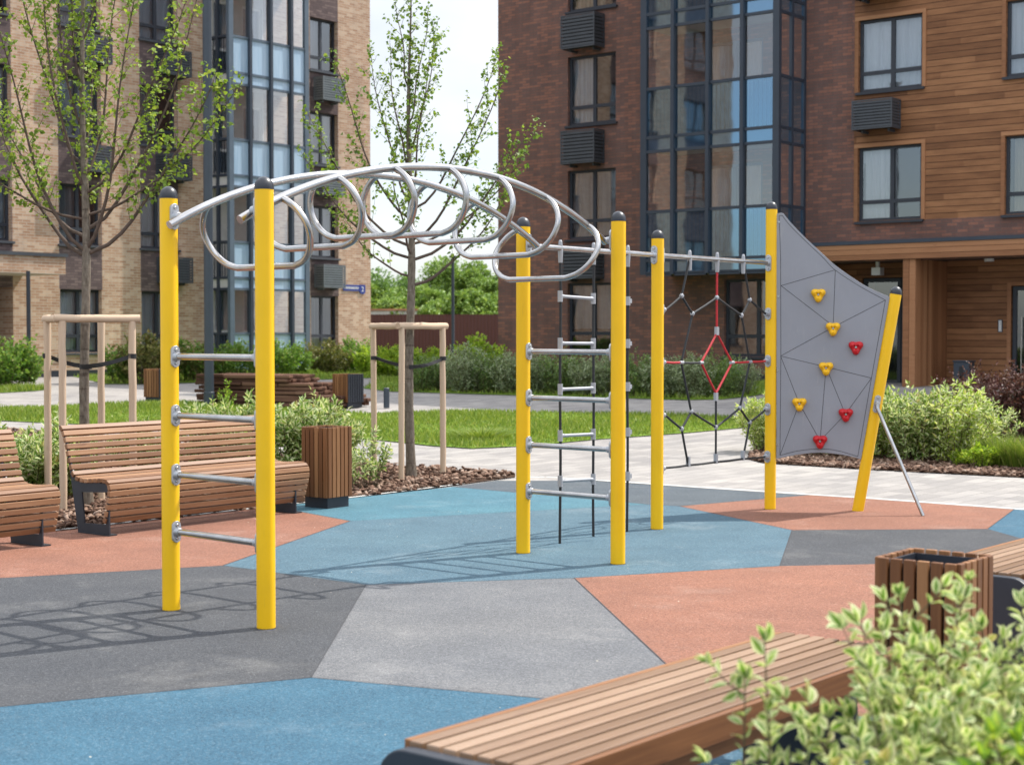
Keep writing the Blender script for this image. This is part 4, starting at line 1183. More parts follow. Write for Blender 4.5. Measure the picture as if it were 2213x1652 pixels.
def bay(bld, F, n, s0, s1, cols, z0, z1, rails, side, mats, open_side=False, name='glazed_balcony', mt=.085):
    """a glazed balcony tower: posts, rails, panes; rails = list of (rail, slab_top, slab_bottom) heights"""
    fr, dk, gu, glo, gsl = mats
    m, d = MB(), MB()
    xs = [s0] + cols + [s1]
    for i, x in enumerate(xs):
        t = mt if i in (0, len(xs) - 1) else mt * .55
        tgt = d if (0 < i < len(xs) - 1) else m
        pr = .05 if tgt is d else .0
        a, b = (x, x + 2 * t) if i == 0 else (x - 2 * t, x) if i == len(xs) - 1 else (x - t, x + t)
        fbox(tgt, F, a, b, z0, z1, n - .12, n + pr)
    zz = sorted({z for r in rails for z in r if z0 - .01 < z < z1})
    cut = [s0 + 2 * mt] + [v for c in cols for v in (c - mt * .55, c + mt * .55)] + [s1 - 2 * mt]
    spans = list(zip(cut[0::2], cut[1::2]))
    for z in zz + [z0 + .035]:
        for a, b in spans: fbox(m, F, a, b, z - .035, z + .035, n - .09, n - .012)
    sides = [(s1, 1)] if side > 0 else [(s0, -1)]
    for s, sg in sides:
        for k, nn in enumerate((n * .5, .06)):
            fbox(d if open_side else m, F, s - .09 if sg > 0 else s, s if sg > 0 else s + .09, z0, z1, nn - .05, nn + .05)
        for z in zz + [z0 + .035]:
            fbox(d if open_side else m, F, s - .07 if sg > 0 else s + .012, s - .012 if sg > 0 else s + .07, z - .035, z + .035, .11, n * .5 - .05)
            fbox(d if open_side else m, F, s - .07 if sg > 0 else s + .012, s - .012 if sg > 0 else s + .07, z - .035, z + .035, n * .5 + .05, n - .12)
    o = m.build(name, M[fr], bld)
    d.build('dark_mullion', M[dk], o)
    zs_ = [z0] + zz + [z1]
    for a, b in zip(zs_, zs_[1:]):
        mid = (a + b) / 2; kind = 'u'
        for (r, st, sb) in rails:
            if sb - .02 < mid < st + .02 : kind = 's'
            elif st < mid < r: kind = 'l'
        g = MB(); gn = {'u': gu, 'l': glo, 's': gsl}[kind]
        for p, q in spans: g.quad(F.p(p, a + .03, n - .05), F.p(q, a + .03, n - .05), F.p(q, b - .03, n - .05), F.p(p, b - .03, n - .05), 0, [(p, a), (q, a), (q, b), (p, b)])
        if not open_side:
            for s, sg in sides:
                ss = s - .04 * sg
                for u, v in ((.11, n * .5 - .05), (n * .5 + .05, n - .12)):
                    g.quad(F.p(ss, a + .03, u), F.p(ss, a + .03, v), F.p(ss, b - .03, v), F.p(ss, b - .03, u))
        g.build('pane' if kind == 'u' else 'spandrel_glass', M[gn], o)
    for (r, st, sb) in rails:
        bars = MB()
        sl = MB(); fbox(sl, F, s0 + .05, s1 - .05, sb + .04, st - .04, .02, n - .14); sl.build('floor_slab', M['ceil'], o)
        k = s0 + .12
        while k < s1 - .08:
            fbox(bars, F, k, k + .018, st, r - .05, n - .20, n - .18); k += .115
        fbox(bars, F, s0 + .1, s1 - .1, r - .05, r - .01, n - .21, n - .17)
        k = .15
        while k < n - .2:
            for s, sg in sides: fbox(bars, F, s - .12 * sg - .009, s - .12 * sg + .009, st, r - .05, k, k + .018)
            k += .115
        for s, sg in sides: fbox(bars, F, s - .12 * sg - .02, s - .12 * sg + .02, r - .05, r - .01, .1, n - .17)
        bars.build('railing', M['bayframe_dark'], o)
    return o
# right bay
rz = [(3.47 + 1.165 + 3.045 * k, 3.43 + 3.045 * k, 3.08 + 3.045 * k) for k in range(5)]
cols = [FR.sx(x, 1.35) for x in (1452, 1527, 1601)]
bay(redb, FR, 1.35, bx0, bx1, cols, 3.08, HB - .6, rz, 1, ('bayframe_dark', 'bayframe_dark', 'glass_bay', 'glass_blue', 'glass_blue'))
for k, (a, b, c, dd) in enumerate(bal):
    window(redb, FR, a, b, c, dd, n=-.08, mull=(.5,), low=.0, cur='cur_blue', cover=(0, 1), sill=False, frame='bayframe')
for k, z in enumerate(zs_slab[:-1]):
    cmx = MB(); N_ = 24
    for i in range(N_):
        f0, f1 = i / N_, (i + 1) / N_
        cmx.quad(FR.p(bx1 - .9 + .7 * f0, z + .4, 1.0 + .03 * math.sin(f0 * 40)), FR.p(bx1 - .9 + .7 * f1, z + .4, 1.0 + .03 * math.sin(f1 * 40)),
                 FR.p(bx1 - .9 + .7 * f1, z + 1.5, 1.0 + .03 * math.sin(f1 * 40)), FR.p(bx1 - .9 + .7 * f0, z + 1.5, 1.0 + .03 * math.sin(f0 * 40)), 0, [(f0, 0), (f1, 0), (f1, 1), (f0, 1)])
    cmx.build('balcony_blind', M['cur_blue'], redb, smooth=True)

# ---- left building
FL = Facade((-6.3, 50.3, 0), V((math.sin(PHI), math.cos(PHI), 0)), V((math.cos(PHI), -math.sin(PHI), 0)))
tanb = empty('apartment_building', (-6.3, 50.3, 0), 'tan brick apartment building with dark window strips and a tall glazed balcony bay', 'building')
l1 = FL.sx(801); L0 = -31.0
def strip(x0, x1, rv=0): return (FL.sx(x0), FL.sx(x1))
ZL = [(1.10, 2.83), (4.06, 5.70), (7.02, 8.68), (10.0, 11.66), (12.98, 14.64)]
stR = (FL.sx(672) - .02, FL.sx(732)); stB = (FL.sx(305), FL.sx(387)); stA = (FL.sx(129), FL.sx(222)); stZ = (FL.sx(-60), FL.sx(29))
ext = [(stZ[0] - 4.2 * k, stZ[0] - 4.2 * k + 2.0) for k in (1, 2, 3, 4)]
strips = [stR, stB, stA, stZ] + ext
byl0, byl1 = FL.sx(498, 1.1), FL.sx(670, 1.1)
hl = []
for (a, b) in strips:
    for i, (zb, zt) in enumerate(ZL):
        if a == stZ[0] and i == 0: continue
        hl.append((a + .02, b - .02, zb, zt))
bdoors = []
for k in range(5):
    z = 2.93 + 3.0 * k if k else .5
    for (a, b) in ((byl0 + .35, byl0 + 1.15), (byl0 + 1.5, byl0 + 2.3)):
        bdoors.append((a, b, z + .45, z + 2.6))
bdoors = [(a, b, c, min(d, HB - .5)) for a, b, c, d in bdoors]
ent = (FL.sx(-95), FL.sx(29), .4, 2.85)
def lm_(s, z):
    if byl0 < s < byl0 + 2.35 and z > .5: return 3
    for (a, b) in strips:
        if a < s < b and z > 2.8: return 1
        if a < s < b and z < 1.12 and a != stZ[0]: return 2
    return 0
wm = MB()
wall_grid(wm, FL, L0, l1, -.2, HB, hl + bdoors + [ent], dict(f=lm_, S=[v for st in strips for v in st] + [byl0, byl0 + 2.35], Z=[2.83, 1.1]), depth=.22)
wm.quad(FL.p(l1, -.2, 0), FL.p(l1, -.2, -13), FL.p(l1, HB, -13), FL.p(l1, HB, 0), 0, [(0, 0), (13, 0), (13, HB), (0, HB)])
wm.quad(FL.p(L0, -.2, -13), FL.p(L0, -.2, 0), FL.p(L0, HB, 0), FL.p(L0, HB, -13), 0, [(0, 0), (13, 0), (13, HB), (0, HB)])
wm.quad(FL.p(l1, -.2, -13), FL.p(L0, -.2, -13), FL.p(L0, HB, -13), FL.p(l1, HB, -13), 0, [(0, 0), (40, 0), (40, HB), (0, HB)])
wm.build('wall', [M['tan'], M['purple'], M['tan'], M['plaster']], tanb)
rf = MB(); rf.quad(FL.p(L0, HB - .3, 0), FL.p(l1, HB - .3, 0), FL.p(l1, HB - .3, -13), FL.p(L0, HB - .3, -13)); rf.build('roof', M['concrete'], tanb)
for a, b in ((L0, FL.sx(-95) - .1), (FL.sx(29), byl0), (byl1, l1 + .02)): pm = MB(); fbox(pm, FL, a, b, -.3, .62, 0, .03); pm.build('plinth', M['navy'], tanb)
CW = ['cur_white', 'cur_blue', 'cur_white', 'cur_grey', 'cur_blue']
for j, (a, b) in enumerate(strips):
    near = j < 4
    for i, (zb, zt) in enumerate(ZL):
        if a == stZ[0] and i == 0: continue
        cr = (CW[(i + j) % 5] if near else 'cur_grey')
        if j == 0: cr = ('cur_grey', 'cur_white', 'cur_white', 'cur_white', 'cur_white')[i]  # white curtains here also stand in for sky mirrored in the panes
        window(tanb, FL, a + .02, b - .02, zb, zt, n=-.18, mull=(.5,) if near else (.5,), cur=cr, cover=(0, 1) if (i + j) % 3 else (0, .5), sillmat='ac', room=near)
for (a, b), off_, rng in ((stB, .55, (1, 2, 3)), (stA, .5, (2, 3)), (stR, .32, (1, 2, 3))):
    for i in rng:
        zb = ZL[i][0]
        ac_cover(tanb, FL, a + off_ if a != stR[0] else b - 1.12, (a + off_ + .98) if a != stR[0] else b - .14, zb - .98, zb - .24, .46, 'aclight' if a == stR[0] else 'ac')
lz = [(1.62, .55, .50)] + [(4.31 + 3.0 * k, 3.26 + 3.0 * k, 2.93 + 3.0 * k) for k in range(5)]
bay(tanb, FL, 1.1, byl0, byl1, [FL.sx(x, 1.1) for x in (543, 588, 632)], .5, HB - .4, lz, -1, ('bayframe', 'bayframe_dark', 'glass_left', 'frosted', 'frosted'), open_side=True)
for (a, b, c, dd) in bdoors:
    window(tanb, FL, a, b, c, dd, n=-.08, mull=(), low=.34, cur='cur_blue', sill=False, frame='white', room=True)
# brick canopy over the left doorway, its slim post and the doorway itself
cn = MB(); ce = FL.sx(143, 1.9)
zc0 = on_plane(143, 593, FL.o + FL.n * 1.9, FL.n).z; zc1 = on_plane(143, 556, FL.o + FL.n * 1.9, FL.n).z
for f in (0,):
    a0, a1, n1 = ent[0] - 1.5, ce, 1.9
    cn.quad(FL.p(a0, zc0, n1), FL.p(a1, zc0, n1), FL.p(a1, zc1, n1), FL.p(a0, zc1, n1), 0, [(a0, zc0), (a1, zc0), (a1, zc1), (a0, zc1)])
    cn.quad(FL.p(a1, zc0, n1), FL.p(a1, zc0, 0), FL.p(a1, zc1, 0), FL.p(a1, zc1, n1), 0, [(0, zc0), (1.9, zc0), (1.9, zc1), (0, zc1)])
    cn.quad(FL.p(a0, zc0, 0), FL.p(a0, zc0, n1), FL.p(a0, zc1, n1), FL.p(a0, zc1, 0), 0, [(0, zc0), (1.9, zc0), (1.9, zc1), (0, zc1)])
    cn.quad(FL.p(a0, zc0, 0), FL.p(a1, zc0, 0), FL.p(a1, zc0, n1), FL.p(a0, zc0, n1), 0)
cn = cn.build('canopy', M['tan'], tanb)
cp = MB(); fbox(cp, FL, ent[0] - 1.55, ce + .05, zc1, zc1 + .09, 0, 1.95); cp.build('canopy_cap', M['ac'], cn)
pz_ = G(63, 823); ps = MB(); ps.tube([V((pz_.x, pz_.y, .4)), V((pz_.x, pz_.y, zc0 + .02))], .05, 14); ps.tube([V((pz_.x, pz_.y, .4)), V((pz_.x, pz_.y, .52))], [.14, .06], 14)
ps.build('canopy_post', M['navy'], cn, smooth=True, auto=40)
dm = MB(); fbox(dm, FL, ent[0] + .1, ent[1] - .05, .45, 2.8, -1.3, -1.24); dm.build('doorway_back', M['dark'], tanb)
dm = MB(); fbox(dm, FL, ent[0], ent[1], .38, .44, -1.3, 0.); dm.build('doorway_floor', M['concrete'], tanb)
dm = MB(); dm.quad(FL.p(ent[1], .4, -.22), FL.p(ent[1], .4, -1.3), FL.p(ent[1], 2.85, -1.3), FL.p(ent[1], 2.85, -.22), 0, [(0, .4), (1, .4), (1, 2.85), (0, 2.85)]); dm.build('return_wall', M['tan'], tanb)

# ---- signs
def text(body, size, mat, name, parent, loc, ex, ey, ext=.004):
    cu = bpy.data.curves.new(name, 'FONT'); cu.body = body; cu.size = size; cu.extrude = ext; cu.align_x = 'CENTER'; cu.align_y = 'CENTER'
    o = bpy.data.objects.new(name, cu); col.objects.link(o)
    ez = ex.cross(ey)
    me = bpy.data.meshes.new_from_object(o); bpy.data.objects.remove(o)
    me.transform(Matrix((ex, ey, ez)).transposed().to_4x4()); me.transform(Matrix.Translation(V(loc) - origin(parent)))
    me.materials.clear(); me.materials.append(mat)
    t = bpy.data.objects.new(name, me); col.objects.link(t); t.parent = parent; return t
sa, sb = FL.sx(741), FL.sx(788)
zt_, zb_ = on_plane(760, 615.5, FL.o, FL.n).z, on_plane(760, 628.5, FL.o, FL.n).z
ss = empty('street_sign', FL.p((sa + sb) / 2, (zt_ + zb_) / 2, .03), 'blue street name plate with white lettering on the corner of tan brick building', 'sign')
sg = MB(); fbox(sg, FL, sa, sa + (sb - sa) * .74, zb_, zt_, .01, .03)
c = FL.p(sa + (sb - sa) * .87, (zt_ + zb_) / 2 - .02, .022); r = (sb - sa) * .13
sg.prism([c + FL.e * (r * x) + up * (r * y) for x, y in ((-1, 1), (1, 1), (1, -.8), (.6, -1.25), (-.6, -1.25), (-1, -.8))], FL.n, .03)
sg.build('plate', M['blue_sign'], ss)
# the lettering cannot be read in the photo: white strokes at its place and size
lt = MB(); k = sa + .07; rr = random.Random(3)
while k < sa + (sb - sa) * .70:
    w_ = rr.uniform(.035, .055); zz0, zz1 = zb_ + (zt_ - zb_) * .32, zb_ + (zt_ - zb_) * .68
    fbox(lt, FL, k, k + .014, zz0, zz1, .03, .036); fbox(lt, FL, k + w_ - .014, k + w_, zz0, zz1, .03, .036)
    h_ = rr.choice([zz0, (zz0 + zz1) / 2, zz1 - .014]); fbox(lt, FL, k + .014, k + w_ - .014, h_, h_ + .014, .03, .036)
    k += w_ + .022
lt.build('lettering', M['white'], ss)
text('2', .22, M['white'], 'numeral', ss, c + FL.n * .016 + up * -.02, FL.e, up)
q0 = FR.sx(2161, RB); zq0, zq1 = on_plane(2161, 716, FR.o + FR.n * RB, FR.n).z, on_plane(2161, 692, FR.o + FR.n * RB, FR.n).z
ns = empty('number_sign', FR.p(q0, (zq0 + zq1) / 2, RB + .02), 'small vertical plate of white figures on planked wall beside the right door', 'sign')
m = MB(); fbox(m, FR, q0 - .055, q0 + .055, zq0 - .02, zq1 + .02, RB + .005, RB + .02); m.build('plate', M['navy'], ns)
m = MB()
for k in range(4):
    z = zq0 + (k + .5) * (zq1 - zq0) / 4; h_ = (zq1 - zq0) / 4 * .36
    for dz in (-h_, 0, h_): fbox(m, FR, q0 - .032, q0 + .032, z + dz - .008, z + dz + .008, RB + .02, RB + .026)
    for ds in (-.032, .020): fbox(m, FR, q0 + ds, q0 + ds + .012, z - h_, z + h_, RB + .02, RB + .0255)
m.build('figures', M['white'], ns)
# grey ash bin in the entrance
p0 = FR.p(FR.sx(2083, -.7), zf0, -.7)
ab = empty('ash_bin', p0, 'slim dark metal bin standing on the floor by the planked entrance wall', 'litter bin')
m = MB(); m.box(p0 + up * .36, FR.e * .19, FR.n * .16, up * .36); m.box(p0 + up * .74, FR.e * .21, FR.n * .18, up * .018); m.build('body', M['lamp'], ab, bevel=.008)
m = MB(); m.box(p0 + up * .38 + FR.n * .163, FR.e * .05, FR.n * .003, up * .24); m.build('opening', M['dark'], ab)

# ---- fence, lamp posts, bollard, timber stack, vent covers
fA, fB = V((-14, 66, 0)), V((9, 64, 0))
fd = (fB - fA).normalized(); ft = 1.6 + (722 - 681) * 65 / 3400 + .02
m = MB(); fn = fd.cross(up)
m.quad(V((fA.x, fA.y, .2)), V((fB.x, fB.y, .2)), V((fB.x, fB.y, ft)), V((fA.x, fA.y, ft)), 0, [(0, 0), (23, 0), (23, 2), (0, 2)])
m.quad(V((fB.x, fB.y, .2)) - fn * .04, V((fA.x, fA.y, .2)) - fn * .04, V((fA.x, fA.y, ft)) - fn * .04, V((fB.x, fB.y, ft)) - fn * .04, 0, [(0, 0), (23, 0), (23, 2), (0, 2)])
m.bar(V((fA.x, fA.y, ft)) - fn * .02, V((fB.x, fB.y, ft)) - fn * .02, .05, .03)
tag(m.build('sheet_fence', M['fence']), 'long maroon ribbed sheet fence closing the gap between the two buildings', 'fence')
cb = V((-4.6, 72, 0)); co_ = empty('storage_container', cb, 'pale storage container whose top edge shows over the maroon fence', 'container')
m = MB(); zc = 1.6 + (722 - 670.5) * 72 / 3400
m.box(V((-5.8, 73, (zc + .4) / 2)), (1.6 + .9, 0, 0), (0, 1.1, 0), (0, 0, (zc - .4) / 2))
for k in range(16): m.box(V((-8.2 + k * .32, 71.88, (zc + .4) / 2)), (.06, 0, 0), (0, .02, 0), (0, 0, (zc - .6) / 2))
m.build('body', M['concrete'], co_)
m = MB(); m.box(V((-5.8, 73, zc + .03)), (2.55, 0, 0), (0, 1.15, 0), (0, 0, .04)); m.build('roof', M['rust'], co_)
def lamp_post(x, y, r0, r1, H, label):
    b = G(x, y); o = empty('lamp_post', b, label, 'lamp post')
    MB().tube([b - up * .1, b + up * .25, b + up * .26, b + up * H], [r0 * 1.15, r0 * 1.15, r0, r1], 20).build('pole', M['lamp'], o, smooth=True, auto=30)
    h = MB(); h.tube([b + up * H, b + up * (H + .1)], [r1 * 1.4, r1 * 1.4], 16); h.tube([b + up * (H + .1), b + up * (H + .16)], [r0 * 2.2, r0 * 2.4], 24)
    h.build('lamp_head', M['lamp'], o, smooth=True, auto=30)
lamp_post(452, 876, .088, .082, 9.5, 'thick dark grey lamp post rising in front of the tan building')
lamp_post(978.5, 800, .052, .045, 3.45, 'thin dark lamp post standing in front of the maroon fence')
bp = G(835, 881); bo = empty('bollard', bp, 'short dark grey bollard by the path, left of the staked tree', 'bollard')
MB().tube([bp, bp + up * .36, bp + up * .37], [.055, .055, .045], 14).build('post', M['lamp'], bo, smooth=True, auto=40)

tsb = G(575, 880)
stack = empty('timber_seat', tsb, 'long low seat of stacked rough brown timbers beside the path', 'timber seat')
tl0, tl1 = G(424, 872), G(728, 884); td = (tl1 - tl0); td.z = 0; tlen = td.length; td.normalize(); tn = td.cross(up)
zt0 = ter(tl0.y)
rr = random.Random(5)
for k in range(8):
    m = MB(); z = zt0 + .03 + k * .072
    full = tlen * (1.0 if k < 3 else .93 - .025 * k - .1 * (k > 5))
    for j in range(7):
        st = rr.uniform(-.04, .05); x = st
        while x < full - .1:
            L_ = min(rr.uniform(.5, 1.6), full - x + rr.uniform(-.05, .08))
            c = tl0 + td * (x + L_ / 2) - tn * (.05 + j * .15 + rr.uniform(-.03, .03)); c.z = z + rr.uniform(-.008, .008)
            tilt = rr.uniform(-.015, .015)
            m.box(c, (td + up * tilt) * (L_ / 2), tn * rr.uniform(.06, .076), up * rr.uniform(.028, .036)); x += L_ + .006
    m.build('timber_layer', M['timber'], stack, bevel=.012)
for (x0, x1, y, lab) in ((683, 767, 779, 'pale flat slab lid low in front of the last ground window'), (748, 805, 768, 'pale flat slab lid under the street sign at the brick corner')):
    q = FL.p(FL.sx((x0 + x1) / 2, .9), 0, .9); zt = on_plane((x0 + x1) / 2, y, q, FL.n).z
    o = empty('vent_shaft', V((q.x, q.y, .45)), lab, 'vent shaft')
    w = (FL.sx(x1, .9) - FL.sx(x0, .9)) / 2
    m = MB(); m.box(V((q.x, q.y, zt)), FL.e * w, FL.n * .5, up * .05); m.build('lid', M['concrete'], o, bevel=.01)
    m = MB(); m.box(V((q.x, q.y, (zt + .3) / 2)), FL.e * (w - .1), FL.n * .4, up * ((zt - .05 - .3) / 2 + .02)); m.build('shaft', M['ac'], o)

# ------------------------------------------------------------------ foliage
LEAF4 = dict(v=np.array([[0, 0, 0], [.45, -.36, .06], [.5, 0, 0], [.45, .36, .06], [1, 0, -.06]]), f=np.array([[0, 1, 2], [0, 2, 3], [1, 4, 2], [2, 4, 3]]), m=np.array([0, 0, 0, 0]))
LEAFV = dict(v=LEAF4['v'] * np.array([1, .75, 1]), f=LEAF4['f'], m=np.array([0, 1, 0, 1]))
HEART = dict(v=np.array([[0, 0, 0], [-.06, -.26, .04], [.32, -.46, .09], [.38, 0, 0], [.32, .46, .09], [-.06, .26, .04], [1, 0, -.1], [.74, -.25, .03], [.74, .25, .03]]),
             f=np.array([[0, 1, 2], [0, 2, 3], [0, 3, 4], [0, 4, 5], [2, 7, 3], [7, 6, 3], [3, 8, 4], [3, 6, 8]]), m=np.zeros(8, int))
# near leaf: green heart, cream margin
rows = [(.22, .18, .075), (.48, .24, .105), (.76, .155, .055)]
vv = [[0, 0, 0]]
for t, o, i in rows:
    for x in (-o, -i, 0, i, o): vv.append([t, x, abs(x) * .35 - (t - .4) ** 2 * .25])
vv.append([1, 0, -.12])
ff, mm = [], []
for k in range(4): ff.append([0, 1 + k, 2 + k, 2 + k]); mm.append(1 if k in (0, 3) else 0)
for r in range(2):
    for k in range(4):
        a = 1 + r * 5 + k; ff.append([a, a + 5, a + 6, a + 1]); mm.append(1 if k in (0, 3) else 0)
for k in range(4): ff.append([11 + k, 16, 12 + k, 12 + k]); mm.append(1 if k in (0, 3) else 0)
TRI = []
TM = []
for f, m_ in zip(ff, mm):
    TRI.append(f[:3]); TM.append(m_)
    if f[3] != f[2]: TRI.append([f[0], f[2], f[3]]); TM.append(m_)
LEAFN = dict(v=np.array(vv) * np.array([1, 1.15, 1]), f=np.array(TRI), m=np.array(TM))

def nrm(a): return a / np.maximum(np.linalg.norm(a, axis=1, keepdims=True), 1e-9)
def leaves(name, pos, dirs, size, T, mats, parent=None, orig=None, face=(0, 0, 1), jit=.7):
    pos, dirs = np.asarray(pos, float), nrm(np.asarray(dirs, float)); n = len(pos)
    if orig is not None: pos = pos - np.array(orig)
    hint = nrm(np.asarray(face, float)[None] + RNG.normal(0, jit, (n, 3)))
    ey = nrm(np.cross(hint, dirs)); ez = np.cross(dirs, ey)
    s = np.asarray(size).reshape(-1, 1, 1); t = T['v'][None] * s
    v = pos[:, None] + t[:, :, :1] * dirs[:, None] + t[:, :, 1:2] * ey[:, None] + t[:, :, 2:] * ez[:, None]
    k = len(T['v'])
    f = (T['f'][None] + (k * np.arange(n))[:, None, None]).reshape(-1, 3)
    return raw_mesh(name, v.reshape(-1, 3), f, mats, np.tile(T['m'], n), parent)

def shrub_geo(h, r, nstem, rnd, leaf_n=9, side=5, upright=.55, lo=.12):
    """stems with side shoots -> stem paths, leaf points and directions (local, base at origin)"""
    st, lp, ld = [], [], []
    for i in range(nstem):
        a = rnd.uniform(0, 6.283); q = math.sqrt(rnd.random())
        b = V((math.cos(a) * q * r * .45, math.sin(a) * q * r * .45, 0))
        tip = V((math.cos(a) * q * r, math.sin(a) * q * r, h * (1 - .35 * q * q) * rnd.uniform(.72, 1.06)))
        mid = b.lerp(tip, .5) + V((rnd.uniform(-.06, .06) * r, rnd.uniform(-.06, .06) * r, h * .06))
        pts = spline([b, mid, tip], 5); st.append((pts, .006))
        def dress(pts, n, t0):
            m = len(pts) - 1
            for k in range(n):
                t = t0 + (1 - t0) * (k + rnd.random() * .6) / n; f = t * m; j = min(int(f), m - 1)
                p = pts[j].lerp(pts[j + 1], f - j); d = (pts[j + 1] - pts[j]).normalized()
                for s in (0, math.pi):
                    o = d.orthogonal().normalized(); o = Matrix.Rotation(k * 1.6 + s + rnd.uniform(-.4, .4), 3, d) @ o
                    lp.append(p); ld.append(d * upright + o * .8 + V((0, 0, rnd.uniform(-.25, .2))))
            lp.append(pts[-1]); ld.append((pts[-1] - pts[-2]).normalized() + V((rnd.uniform(-.3, .3), rnd.uniform(-.3, .3), .1)))
        dress(pts, leaf_n, lo + .2)
        for k in range(side):
            t = lo + (.92 - lo) * (k + rnd.random()) / side; f = t * (len(pts) - 1); j = int(f); p = pts[j].lerp(pts[j + 1], f - j)
            aa = rnd.uniform(0, 6.283); L = h * rnd.uniform(.14, .30)
            e = p + V((math.cos(aa) * L * .75, math.sin(aa) * L * .75, L * rnd.uniform(.25, .8)))
            sp = [p, p.lerp(e, .5) + V((0, 0, -.02 * h)), e]; st.append((sp, .0035)); dress(sp, max(3, leaf_n // 2), .15)
    return st, lp, ld

SHR = {}
def shrub(kind, loc, h, r, label, nstem=16, leaf=.06, mats=('leaf_green', 'leaf_cream'), T=LEAFV, group=None, seed=1, rotz=0., sc=1., leaf_n=9, side=5, name='shrub', upright=.55, lo=.12):
    """first of a kind is built, the rest are copies"""
    loc = V(loc)
    if kind in SHR:
        o = copy_tree(SHR[kind]); 
    else:
        rnd = random.Random(seed)
        o = empty(name, (0, 0, 0), label, 'shrub', group)
        st, lp, ld = shrub_geo(h, r, nstem, rnd, leaf_n, side, upright, lo)
        m = MB()
        for pts, w in st: m.tube(pts, [w * (1 - .7 * k / (len(pts) - 1)) for k in range(len(pts))], 5, cap=False)
        m.build('stems', M['stem'], o)
        sz = np.array([leaf * rnd.uniform(.6, 1.2) for _ in lp])
        leaves('foliage', [tuple(p) for p in lp], [tuple(d) for d in ld], sz, T, [M[k] for k in mats], o)
        SHR[kind] = o
    o.location = loc; o.rotation_euler = (0, 0, rotz); o.scale = (sc, sc, sc)
    o['label'] = label
    if group: o['group'] = group
    return o

# variegated shrubs in the bed behind the lounge benches
bk = fl * -1
def behind(x, y): return G(x, y)
GRP = 'variegated shrubs in the bed behind the lounge benches'
VS = [((60, 1085), .95, 'variegated shrub showing between the two lounge benches', 0), ((140, 1075), .98, 'variegated shrub behind the left end of the whole lounge bench', 1),
      ((-30, 1100), .95, 'variegated shrub behind the cut-off lounge bench at the left edge', 2), ((300, 1050), .86, 'variegated shrub half hidden behind the lounge bench below the left stakes', 1), ((470, 1042), 1.17, 'variegated shrub whose top shows over the bench between the ladder posts', 0),
      ((545, 1035), 1.12, 'variegated shrub behind the nearest yellow ladder post', 2), ((640, 1040), 1.18, 'tallest variegated shrub, behind the bin and bench end', 0), ((715, 1030), 1.08, 'variegated shrub right behind the square litter bin', 1)]
for i, (p, s, lab, kd) in enumerate(VS):
    q = G(*p)
    shrub('bedshrub%d' % kd, q, .80, .40, lab, nstem=26, leaf=.078, group=GRP, seed=20 + kd, rotz=i * 1.3, sc=s, leaf_n=10, side=7, lo=.05)
shrub('wisp', G(790, 1050), .62, .26, 'sparse young variegated shrub rooted in bark chips beside the staked tree', nstem=9, leaf=.07, group=GRP, seed=31, leaf_n=7, side=3)
shrub('wisp', G(765, 1058), .5, .2, 'low leafy variegated shrub at the foot of the litter bin', group=GRP, rotz=2, sc=.72)
shrub('seedling', G(490, 905), .62, .16, 'small single green plant in front of the timber seat', nstem=5, leaf=.06, mats=('leaf_green', 'leaf_lime'), seed=33, leaf_n=8, side=3)

# bed at the right behind the climbing panel
GR = 'variegated shrubs in the bed behind the climbing panel'
for i, (p, s, lab) in enumerate([((1668, 975), .88, 'variegated shrub showing between the rope net and the panel post'), ((1790, 985), .95, 'variegated shrub behind the climbing panel'), ((1900, 992), 1.08, 'bright variegated shrub right of the slanted post'),
                                 ((1985, 995), 1.14, 'bright variegated shrub behind the steel brace rod'), ((2065, 1000), 1.12, 'bright variegated shrub in the middle of the right bed'), ((2118, 985), .92, 'last bright variegated shrub before the dark red bush')]):
    shrub('bright%d' % (i % 2), G(*p), .86, .52, lab, nstem=34, leaf=.068, group=GR, seed=50 + i, rotz=i * 2.1, sc=s, leaf_n=10, side=7, mats=('leaf_green', 'leaf_cream') if i % 2 else ('leaf_lime', 'leaf_cream'), lo=.03)
GD = 'dark red leaved bushes at the right edge'
for i, (p, s, lab) in enumerate([((2105, 938), 1.0, 'dark red leaved bush behind the bright shrubs'), ((2185, 950), 1.06, 'dark red leaved bush nearest the right edge'), ((2255, 950), 1.0, 'dark red leaved bush cut by the right edge')]):
    shrub('redbush', G(*p), 1.0, .62, lab, nstem=38, leaf=.055, mats=('leaf_red', 'leaf_red'), group=GD, seed=60, rotz=i * 2, sc=s, leaf_n=10, side=7)
for i, (p, s, lab) in enumerate([((2120, 1012), .85, 'low lime green plant at the front of the right bed'), ((2075, 1008), .6, 'tiny lime green plant under the bright shrubs')]):
    shrub('limelow', G(*p), .36, .28, lab, nstem=14, leaf=.05, mats=('leaf_lime', 'leaf_green'), T=LEAF4, group='low lime plants in the right bed', seed=70, rotz=i, sc=s)
def tuft(p, h, r, n, label):
    q = G(*p); o = empty('grass_tuft', q, label, 'grass tuft')
    V2, F2 = [], []
    for k in range(n):
        a, b = RNG.uniform(0, 6.28, 2); rr_ = r * math.sqrt(RNG.random()); base = np.array([math.cos(a) * rr_ * .5, math.sin(a) * rr_ * .5, 0])
        dr = np.array([math.cos(a), math.sin(a), 0]) * rr_ * .7; hh = h * RNG.uniform(.6, 1.1); w = np.array([-math.sin(b), math.cos(b), 0]) * .005
        m1 = base + dr * .5 + [0, 0, hh * .65]; t1 = base + dr * 1.3 + [0, 0, hh]
        j = len(V2); V2 += [base - w, base + w, m1 + w * .8, m1 - w * .8, t1]; F2 += [[j, j + 1, j + 2], [j, j + 2, j + 3], [j + 3, j + 2, j + 4]]
    raw_mesh('blades', np.array(V2), np.array(F2), [M['grass_blade']], None, o)
